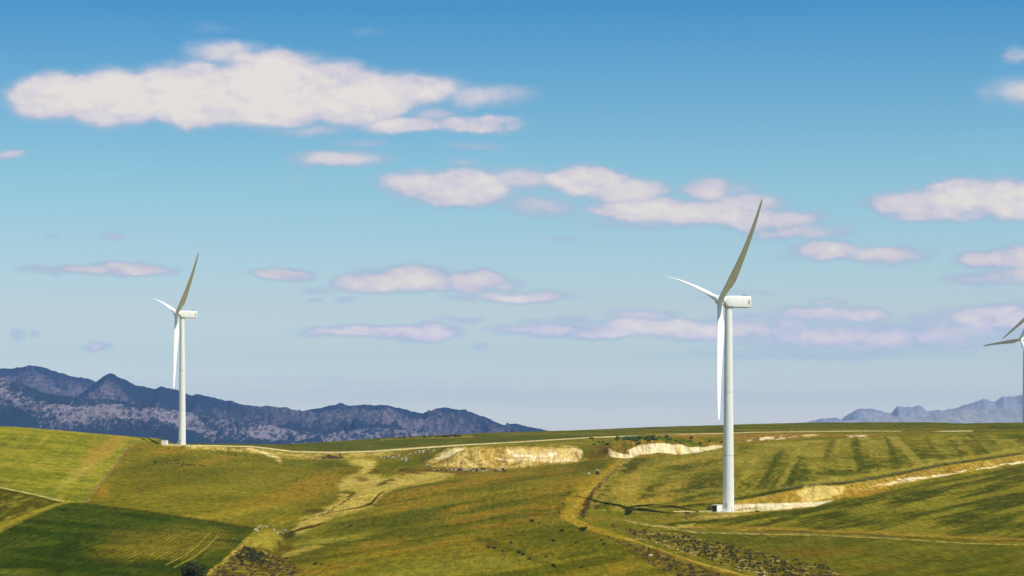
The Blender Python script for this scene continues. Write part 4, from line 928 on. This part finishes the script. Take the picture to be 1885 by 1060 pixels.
def shrub_pts(n, seed, w_=1.0, h_=1.0, leaf=.16):
    rs = np.random.RandomState(seed); V = []; Fc = []
    nl = rs.randint(4, 7); cen = np.stack([rs.uniform(-.5, .5, nl) * w_, rs.uniform(-.5, .5, nl) * w_, rs.uniform(.35, .75, nl) * h_], 1); rad = rs.uniform(.28, .5, nl)
    for i in range(n):
        k = rs.randint(nl); d_ = rs.normal(size=3); d_ /= np.linalg.norm(d_); r_ = rad[k] * rs.uniform(.55, 1.12)
        p_ = cen[k] + d_ * r_ * np.array([w_, w_, h_]); p_[2] = max(p_[2], .03)
        a = rs.normal(size=3); a /= np.linalg.norm(a); b = np.cross(a, d_ + rs.normal(size=3) * .5); b /= (np.linalg.norm(b) + 1e-6); s = leaf * rs.uniform(.6, 1.4)
        i0 = len(V); V += [p_ + a * s, p_ + b * s * .6, p_ - a * s, p_ - b * s * .6]; Fc.append((i0, i0 + 1, i0 + 2, i0 + 3))
    return np.array(V), np.array(Fc)
def pyd(name, V, Fc, mat):
    me = bpy.data.meshes.new(name); me.from_pydata([tuple(v_) for v_ in V], [], [tuple(f_) for f_ in Fc]); me.materials.append(mat); return me
def stem_mesh(seed):
    rs = random.Random(seed); bm = bmesh.new()
    for k in range(5):
        a = rs.uniform(0, 6.28); tube(bm, (0, 0, -.1), (math.cos(a) * .35, math.sin(a) * .35, .7), .035, .012, 5)
    me = bpy.data.meshes.new('stem'); bm.to_mesh(me); bm.free(); me.materials.append(M['bark']); return me
SH = {}
for key, mat in (('green', F_green), ('brown', F_brown), ('dusky', F_purple), ('bright', F_bright)):
    SH[key] = [pyd('foliage', *shrub_pts(340, 10 + i + hash(len(key)) % 7, 1.0, .95, .13), mat) for i in range(3)]
STEM = [stem_mesh(i) for i in range(2)]
def shrub(x, y, s, kind, label, group, p=None):
    r = empty('shrub', p or at(x, y), random.uniform(0, 6.28)); tag(r, label, 'shrub', group)
    r.scale = (s * random.uniform(.9, 1.25), s * random.uniform(.9, 1.25), s * random.uniform(.75, 1.0))
    o = bpy.data.objects.new('foliage', random.choice(SH[kind])); col.objects.link(o); o.parent = r
    o = bpy.data.objects.new('stem', random.choice(STEM)); col.objects.link(o); o.parent = r
# large dark bush at bottom left edge
def tree_bush(x, y, s):
    p = at(x, y); r = empty('bush', p); tag(r, 'large dark round bush at the bottom edge beside the green crop field', 'bush')
    V, Fc = shrub_pts(4200, 77, 1.0, 1.0, .05)
    o = bpy.data.objects.new('crown', pyd('crown', V * s, Fc, F_green)); col.objects.link(o); o.parent = r
    bm = bmesh.new(); tube(bm, (0, 0, -.2), (.1, 0, s * .4), .18, .1, 8)
    for k in range(6):
        a = k * 1.05; tube(bm, (.05, 0, s * .2), (math.cos(a) * s * .4, math.sin(a) * s * .4, s * .65), .08, .03, 6)
    link('trunk', bm, M['bark'], r)
tree_bush(357, 1066, 4.4)
# single shrubs that can be told apart
dots = [(978,960,1.0),(981,961,.7),(1035,978,1.0),(1073,977,1.5),(1030,944,.6),(1036,927,.5),(1019,997,.8),(940,1000,.6),(955,1018,.8),(962,1022,.9),(975,1030,.7),(1020,1044,1.0),(1005,1026,.6),(1070,1046,.6),(900,1008,.7),(910,1010,.7),(925,1015,.6),(993,965,.5),(1060,1000,.5),(580,1040,.8),(592,1040,.6),(645,968,.5),(1112,1003,.7),(1108,995,.6)]
for x, y, s in dots: shrub(x, y, s * 1.15, 'green', 'small dark shrub dotted over the middle pasture left of the grassy track', 'dark shrubs dotted over the middle pasture')
for i in range(26):
    x = 283 + 100 * random.random(); y = 852 + (x - 283) * .05 + random.gauss(0, 1.6); shrub(x, y, random.uniform(.5, .95), 'green', 'low dark tuft of scrub on the hillside below the left turbine', 'scrub tufts below the left turbine')
for i in range(14): x = random.uniform(310, 480); shrub(x, 826 + (x - 310) * .09 + random.gauss(0, 1.2), random.uniform(.4, .8), 'brown', 'tiny brown tuft on the orange slope under the left turbine pad', 'brown tufts under the left pad')
for x, y, s in [(664,934,0),(1313,937,1.2),(1305,938,1.4),(1309,935,1.1),(1265,946,1.0),(1283,943,.9),(1394,943,1.0)]:
    if s: shrub(x, y, s, 'brown', 'low scrubby plant on the gravel pad around the tallest turbine', 'scrub around the tallest turbine')
for i in range(34):
    t = random.random(); x = 1190 + random.gauss(0, 22); y = 806 + abs(random.gauss(0, 2.5)); shrub(x, y, random.uniform(1.4, 2.6), 'bright', 'bright green shrub on top of the mound above the white chalk face', 'green shrubs above the chalk face')
for i in range(16): x = random.uniform(1080, 1330); shrub(x, 812 + random.uniform(-5, 8), random.uniform(1, 2), 'green', 'dark shrub scattered on the mound around the chalk face', 'dark shrubs around the chalk face')
for i in range(30):
    x = random.uniform(784, 930); y = 866 - max(0, 800 - x) * .9 + random.gauss(0, 2); shrub(x, y, random.uniform(.7, 1.6), 'dusky', 'dark scrub clump at the foot of the pale spoil heap', 'scrub at the foot of the spoil heap')
for i in range(20): x = random.uniform(1560, 1580) if i < 0 else random.uniform(720, 870); shrub(x, 806.8 - (x - 720) * .026 + random.gauss(0, .6), random.uniform(1, 2.2), 'green', 'dark shrub in the thin hedge line on the far green plateau', 'shrubs in the far hedge line')
for i in range(22): x = random.uniform(596, 630); shrub(x, 842 + random.gauss(0, 1.8), random.uniform(.8, 1.5), 'brown', 'brown scrub on the bank under the gravel road at the valley head', 'brown scrub under the gravel road')
# scrub belts nobody could count: one object each
def belt(name, label, poly, n, kinds, smin, smax, seed, holes=0.0, z=0.0):
    rs = random.Random(seed); P_ = poly; xs0 = [p_[0] for p_ in P_]; ys0 = [p_[1] for p_ in P_]
    def inside(x, y):
        c = False
        for i in range(len(P_)):
            (ax, ay), (bx2, by2) = P_[i], P_[i - 1]
            if (ay > y) != (by2 > y) and x < (bx2 - ax) * (y - ay) / (by2 - ay) + ax: c = not c
        return c
    base = [shrub_pts(150, 200 + i, 1.0, .9, .17) for i in range(5)]
    VV = []; FF = []; off = 0; cnt = 0
    while cnt < n:
        x = rs.uniform(min(xs0), max(xs0)); y = rs.uniform(min(ys0), max(ys0))
        if not inside(x, y): continue
        p_ = at(x, y); V, Fc = base[rs.randrange(5)]; s = rs.uniform(smin, smax); a = rs.uniform(0, 6.28)
        Rm = np.array([[math.cos(a), -math.sin(a), 0], [math.sin(a), math.cos(a), 0], [0, 0, .8]])
        VV.append(V @ Rm.T * s + np.array(p_)); FF.append(Fc + off); off += len(V); cnt += 1
    V = np.concatenate(VV); Fc = np.concatenate(FF)
    me = bpy.data.meshes.new(name); me.vertices.add(len(V)); me.vertices.foreach_set('co', V.astype(np.float32).ravel())
    me.loops.add(Fc.size); me.loops.foreach_set('vertex_index', Fc.astype(np.int32).ravel()); me.polygons.add(len(Fc))
    me.polygons.foreach_set('loop_start', np.arange(0, Fc.size, 4, dtype=np.int32)); me.polygons.foreach_set('loop_total', np.full(len(Fc), 4, np.int32)); me.update(calc_edges=True)
    me.materials.append(kinds); o = bpy.data.objects.new(name, me); col.objects.link(o); tag(o, label, 'scrub', None, 'stuff')
belt('scrub', 'dusky brown scrub belt above the track at lower right', [(1120,966),(1200,978),(1280,990),(1360,1008),(1440,1026),(1520,1042),(1570,1066),(1480,1070),(1400,1050),(1320,1028),(1240,1004),(1160,982)], 380, F_purple, .38, .85, 1)
belt('scrub', 'brown scrub belt below the track at lower right', [(1115,988),(1180,1005),(1260,1034),(1330,1056),(1370,1072),(1270,1070),(1210,1045),(1150,1008)], 170, F_brown, .35, .75, 2)
belt('scrub', 'green scrub mixed into the belt along the lower right track', [(1150,978),(1220,1002),(1300,1030),(1400,1060),(1500,1072),(1420,1040),(1300,1000),(1200,980)], 200, F_green, .35, .7, 3)
belt('scrub', 'brown scrub filling the gully at the bottom left', [(445,1004),(480,1012),(530,1030),(545,1045),(540,1066),(385,1068),(395,1052),(425,1030)], 210, F_brown, .4, .9, 4)
belt('scrub', 'dark green scrub in the gully at the bottom left', [(452,1008),(478,1014),(490,1030),(500,1040),(450,1038),(435,1028)], 110, F_green, .5, 1.1, 5)
belt('scrub', 'dark scrub lining the bend of the grassy track', [(1136,862),(1140,862),(1112,890),(1092,912),(1086,930),(1078,944),(1073,955),(1068,950),(1073,928),(1090,903),(1114,879)], 170, F_purple, .3, .7, 6)

# ------------------------------------------------------------------ rocks
rockm = simple('pale_rock', (.36, .30, .18, 1), .9, .25, 2.0, bump=.1)
def rock_mesh(seed):
    rs = random.Random(seed); bm = bmesh.new(); bmesh.ops.create_icosphere(bm, subdivisions=2, radius=1)
    for v_ in bm.verts:
        n = v_.co.normalized(); k = 1 + .28 * math.sin(n.x * 3.1 + seed) * math.cos(n.y * 2.7 + seed * 2) + rs.uniform(-.12, .12); v_.co = Vector((n.x * k, n.y * k * .8, n.z * k * .6))
    me = bpy.data.meshes.new('boulder'); bm.to_mesh(me); bm.free(); me.materials.append(rockm); return me
RM = [rock_mesh(i) for i in range(4)]
def rock(x, y, s, label, group):
    o = bpy.data.objects.new('boulder', random.choice(RM)); col.objects.link(o); o.location = at(x, y); o.rotation_euler = (0, 0, random.uniform(0, 6.28)); o.scale = (s, s, s * random.uniform(.7, 1.1)); tag(o, label, 'boulder', group)
rock(1197, 1023, 1.1, 'lone pale boulder in the brown scrub below the grassy track', None)
for i in range(46):
    t = random.random(); x = 1170 + t * 260 + random.gauss(0, 5); y = 990 + t * 74 + random.gauss(0, 3); rock(x, y, random.uniform(.18, .5), 'pale boulder along the upper edge of the grassy track at lower right', 'pale boulders along the grassy track')
for i in range(34): x = random.uniform(785, 935); rock(x, 865 - max(0, 800 - x) * .8 + random.gauss(0, 1.8), random.uniform(.5, 1.3), 'pale rock tumbled along the foot of the spoil heap', 'rocks at the foot of the spoil heap')
for i in range(22): rock(random.uniform(1260, 1350), random.uniform(946, 957), random.uniform(.18, .42), 'pale rock on the embankment in front of the tallest turbine', 'rocks in front of the tallest turbine')

# ------------------------------------------------------------------ fences
postm = simple('weathered_post', (.16, .13, .09, 1), .9, .2, 4)
def fence(pts, spacing, label, h=1.3):
    W = [at(x, y) for x, y in pts]; root = empty('fence', W[0]); tag(root, label, 'fence')
    P_ = []
    for a, b in zip(W[:-1], W[1:]):
        n = max(1, int((b - a).length / spacing)); P_ += [a.lerp(b, k / n) for k in range(n)]
    P_.append(W[-1]); P_ = P_[:100]
    bmw = bmesh.new(); prev = None
    for q_ in P_:
        g_ = Vector((q_.x, q_.y, ground_z(q_.x, q_.y))) - W[0]
        bm = bmesh.new(); tube(bm, g_ + Vector((0, 0, -.3)), g_ + Vector((random.uniform(-.06, .06), 0, h)), .085, .07, 6); link('post', bm, postm, root)
        if prev is not None:
            for hh in (.4, .8, 1.15): tube(bmw, prev + Vector((0, 0, hh)), g_ + Vector((0, 0, hh)), .012, n=4)
        prev = g_
    link('wire', bmw, M['grey'], root)
fence([(1440,902),(1500,893.5),(1555,890),(1640,876),(1725,858.5),(1809,846.5),(1885,836.5)], 12, 'thin wire fence along the dark verge above the cutting at right')
fence([(0,898),(60,910),(120,925)], 9, 'thin wire fence along the lower edge of the bright upper left field')
fence([(268,813.5),(250,816),(236,826),(220,850),(196,878),(172,903),(153,928)], 12, 'wire fence down the hillside between the two left pastures')
fence([(1150,961),(1220,971),(1290,982),(1400,985),(1500,987),(1640,993)], 14, 'wire fence beside the thin pale track at lower right')

# ------------------------------------------------------------------ haze
hm = bpy.data.materials.new('haze_air'); hm.use_nodes = True; ht = hm.node_tree; ht.nodes.clear()
pv = ht.nodes.new('ShaderNodeVolumePrincipled'); ho = ht.nodes.new('ShaderNodeOutputMaterial'); ht.links.new(pv.outputs[0], ho.inputs['Volume'])
pv.inputs['Color'].default_value = (.16, .36, .80, 1); pv.inputs['Density'].default_value = 2.8e-5; pv.inputs['Anisotropy'].default_value = 0.0
bm = bmesh.new(); box(bm, (0, 17250, 255), (52000, 35500, 790)); o = link('haze', bm, hm); o['kind'] = 'stuff'; o['label'] = 'pale blue haze over the hills and mountains'
